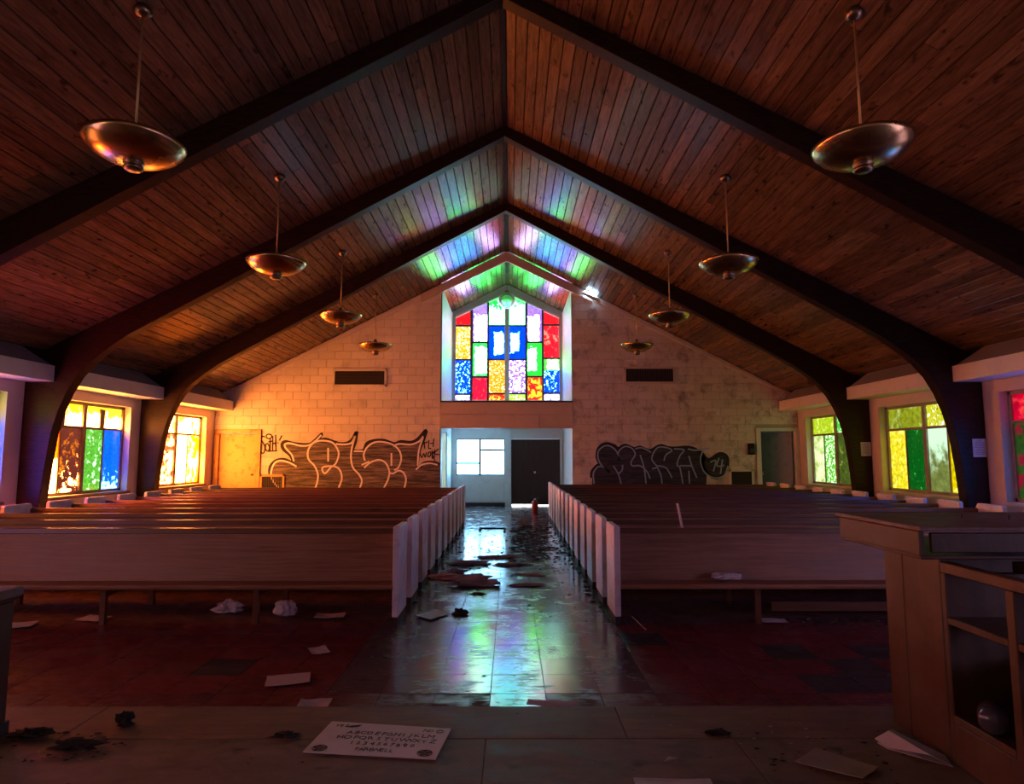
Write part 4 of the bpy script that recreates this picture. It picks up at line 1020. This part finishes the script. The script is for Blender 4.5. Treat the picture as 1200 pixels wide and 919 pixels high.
# white stick leaning on the second right pew
tag(MB().tube([(1.81, 6.24, .365),(1.81, 6.66, .96)], .013, 8).build('white_stick', M['paper'], None), 'thin white stick standing up behind the front right pew', 'stick')
# stick under right pew
tag(MB().tube([(1.22, 5.50, .010),(1.12, 5.57, .10)], .004, 6).build('thin_twig', M['plaster'], None), 'thin pale twig on the floor before the aisle end of the front right pew', 'twig')

# crumpled cloths and torn sheets in the aisle
cl = [((552,662), (.50,.15,.055), 'long crumpled grey cloth in the aisle, farthest of the three by the left pews'),
      ((536,672), (.26,.12,.05), 'small pale rag close to the left pew ends'),
      ((538,679), (.60,.15,.06), 'lilac crumpled cloth in the aisle, middle of the three by the left pews'),
      ((556,687), (.42,.14,.08), 'crumpled cloth with a raised end, nearest of the three in the aisle'),
      ((585,654), (.55,.12,.04), 'flat grey rag across the middle of the bright aisle'),
      ((600,663), (.40,.10,.035), 'thin rag right of the brightest aisle reflection'),
      ((618,687), (.34,.09,.03), 'narrow flat rag across the yellow reflection in the aisle'),
      ((622,675), (.30,.09,.025), 'small flat scrap beside the yellow reflection')]
for i, ((px, py), sz, lab) in enumerate(cl):
    x, y = on_floor(px, py)
    o = crumple('crumpled_cloth', lab, 'cloth', (x, y, FZ-.001), sz, M['cloth'], 20+i, .75, None, 4); o.rotation_euler.z = R.uniform(-.15, .15)
for (px, py), sz, lab in (((539,721), (.11,.08,.05), 'dark crumpled clump beside the bright sheet at the aisle'), ((560,697), (.12,.05,.02), 'dark curled scrap in the aisle in front of the cloths')):
    x, y = on_floor(px, py); crumple('dark_clump', lab, 'debris', (x, y, FZ-.001), sz, M['crumb'], px, .9)
for (px, py), sz, lab in (((147,850), (.07,.06,.07), 'dark upright clump on the platform near its left end'), ((90,875), (.16,.08,.035), 'dark tangled clump on the platform at the lower left'), ((38,862), (.14,.08,.03), 'brown flattened wad on the platform by the wooden stand'), ((337,863), (.11,.05,.02), 'dark scrap on the platform left of the lettered board'), ((840,860), (.10,.05,.018), 'dark scrap on the pale strip right of the platform middle')):
    x, y = on_floor(px, py, PZ); crumple('dark_clump', lab, 'debris', (x, y, PZ+.001), sz, M['crumb'], px, .9)
x, y = on_floor(787, 892, PZ)
m = MB(); m.v = [(-.035,-.012,.002),(-.01,.012,.012),(.035,.016,.004),(.01,-.008,.010),(0,0,.016)]; m.f = [(0,3,4),(3,2,4),(2,1,4),(1,0,4)]
tag(m.build('dry_leaf', M['plaster'], None), 'curled pale dry leaf on the platform near the bottom middle', 'leaf').location = (x, y, PZ)
# open floor hatch outline in the aisle: a lying metal frame
hx, hy = on_floor(577, 622)
m = MB()
m.box(-.26,.26,.48,.52,0,.022); m.box(.22,.26,-.1,.5,0,.022); m.box(-.26,-.22,.1,.5,0,.022)
tag(m.build('flat_frame', M['crumb'], None), 'flat dark three sided frame lying in the bright part of the aisle', 'frame').location = (hx, hy-.2, FZ)

def scatter(name, mat, spots, kindlabel, cat, seed, parent=None):
    rs = random.Random(seed); m = MB()
    for (x0, x1, y0, y1, z, n, smin, smax) in spots:
        for _ in range(n):
            x, y = rs.uniform(x0, x1), rs.uniform(y0, y1); s = rs.uniform(smin, smax); a = rs.uniform(0, PI); k_ = rs.randint(3, 5); o = len(m.v)
            e = rs.uniform(.3, 1)
            for i in range(k_):
                t_ = a+2*PI*i/k_; m.v.append((x+s*math.cos(t_), y+s*e*math.sin(t_), z+rs.uniform(.001, s*.25)))
            m.v.append((x, y, z+s*.35)); m.v.append((x, y, z))
            for i in range(k_): m.f.append((o+i, o+(i+1) % k_, o+k_)); m.f.append((o+i, o+(i+1) % k_, o+k_+1))
    return tag(m.build(name, mat, parent), kindlabel, cat, None, 'stuff')
scatter('dark_debris', M['crumb'], [(-.85,.95,8.0,10.5,FZ,150,.008,.035), (.1,.95,9,13.5,FZ,220,.01,.06), (-.8,.95,5.6,8,FZ,60,.006,.022), (-3.8,4,3.5,5.6,FZ,60,.005,.018), (2.4,3.5,5.6,5.9,FZ,50,.01,.03), (-.8,.9,10,15,FZ,120,.01,.035), (.0,1.5,15,18.5,FZ,60,.01,.04), (.9,1.0,5.7,15,FZ,80,.01,.04), (-.95,-.85,5.7,14,FZ,70,.01,.04)], 'dark crumbs and grit', None, 3, fl)
scatter('dark_litter', M['crumb'], [(-2.3,2,2.2,3.35,PZ+.002,70,.003,.010), (-2.3,-1.6,2.8,3.1,PZ+.002,50,.004,.02), (1.1,1.85,2.6,3.1,PZ+.002,40,.004,.018)], 'dark grit', None, 5, pf)
scatter('plaster_crumbs', M['plaster'], [(1.05,1.5,2.95,3.2,PZ+.002,26,.003,.014), (.6,1.0,3.1,3.3,PZ+.002,10,.003,.014), (-.5,.6,2.5,3.3,PZ+.002,14,.002,.006), (-2.1,-1.6,2.8,3.0,PZ+.002,10,.003,.012)], 'pale plaster flakes', None, 9, pf)
scatter('plaster_crumbs', M['plaster'], [(2.5,3.4,5.55,5.85,FZ,24,.006,.02), (-3,3,3.6,5.4,FZ,26,.003,.012)], 'pale plaster flakes', None, 10, fl)

# hole at the top of the right rear wall with daylight, and the loose board below it
hx, hz = on_wall(692, 341, D-.1)
sky = glass('hole_daylight', (.1,.35,1), (.5,.8,1), 8, 26, .6, 14)
hl = thing('wall_breach', 'bright broken gap at the roof line right of the recess letting in daylight', 'hole', (hx, D-.115, hz-.10))
m = MB(); m.prism([(-.16,-.05),(-.13,.03),(-.15,.10),(-.10,.12),(-.09,.03),(-.05,.02),(-.04,.12),(.02,.13),(.05,.06),(.07,.02),(.11,.05),(.15,-.02),(.13,-.09),(.0,-.05)], 'y', -.008, 0)
me = m.mesh('daylight', sky); bm = bmesh.new(); bm.from_mesh(me); bmesh.ops.triangulate(bm, faces=bm.faces[:]); bm.to_mesh(me); bm.free(); link('daylight', me, hl)
m = MB(); m.prism([(-.24,.0),(-.18,.03),(.20,-.13),(.25,-.22),(.20,-.24)], 'y', -.06, -.02); m.build('loose_board', M['white'], hl).location.z = .02
m = MB()
for i in range(14):
    a = R.uniform(-.25, .35); z = -.5*a*.5+.12; s = R.uniform(.02, .06); m.prism([(a, z), (a+s, z-.02), (a+s*.5, z+s)], 'y', -.03, -.01)
tag(m.build('splinters', M['crumb'], hl), kind='stuff')
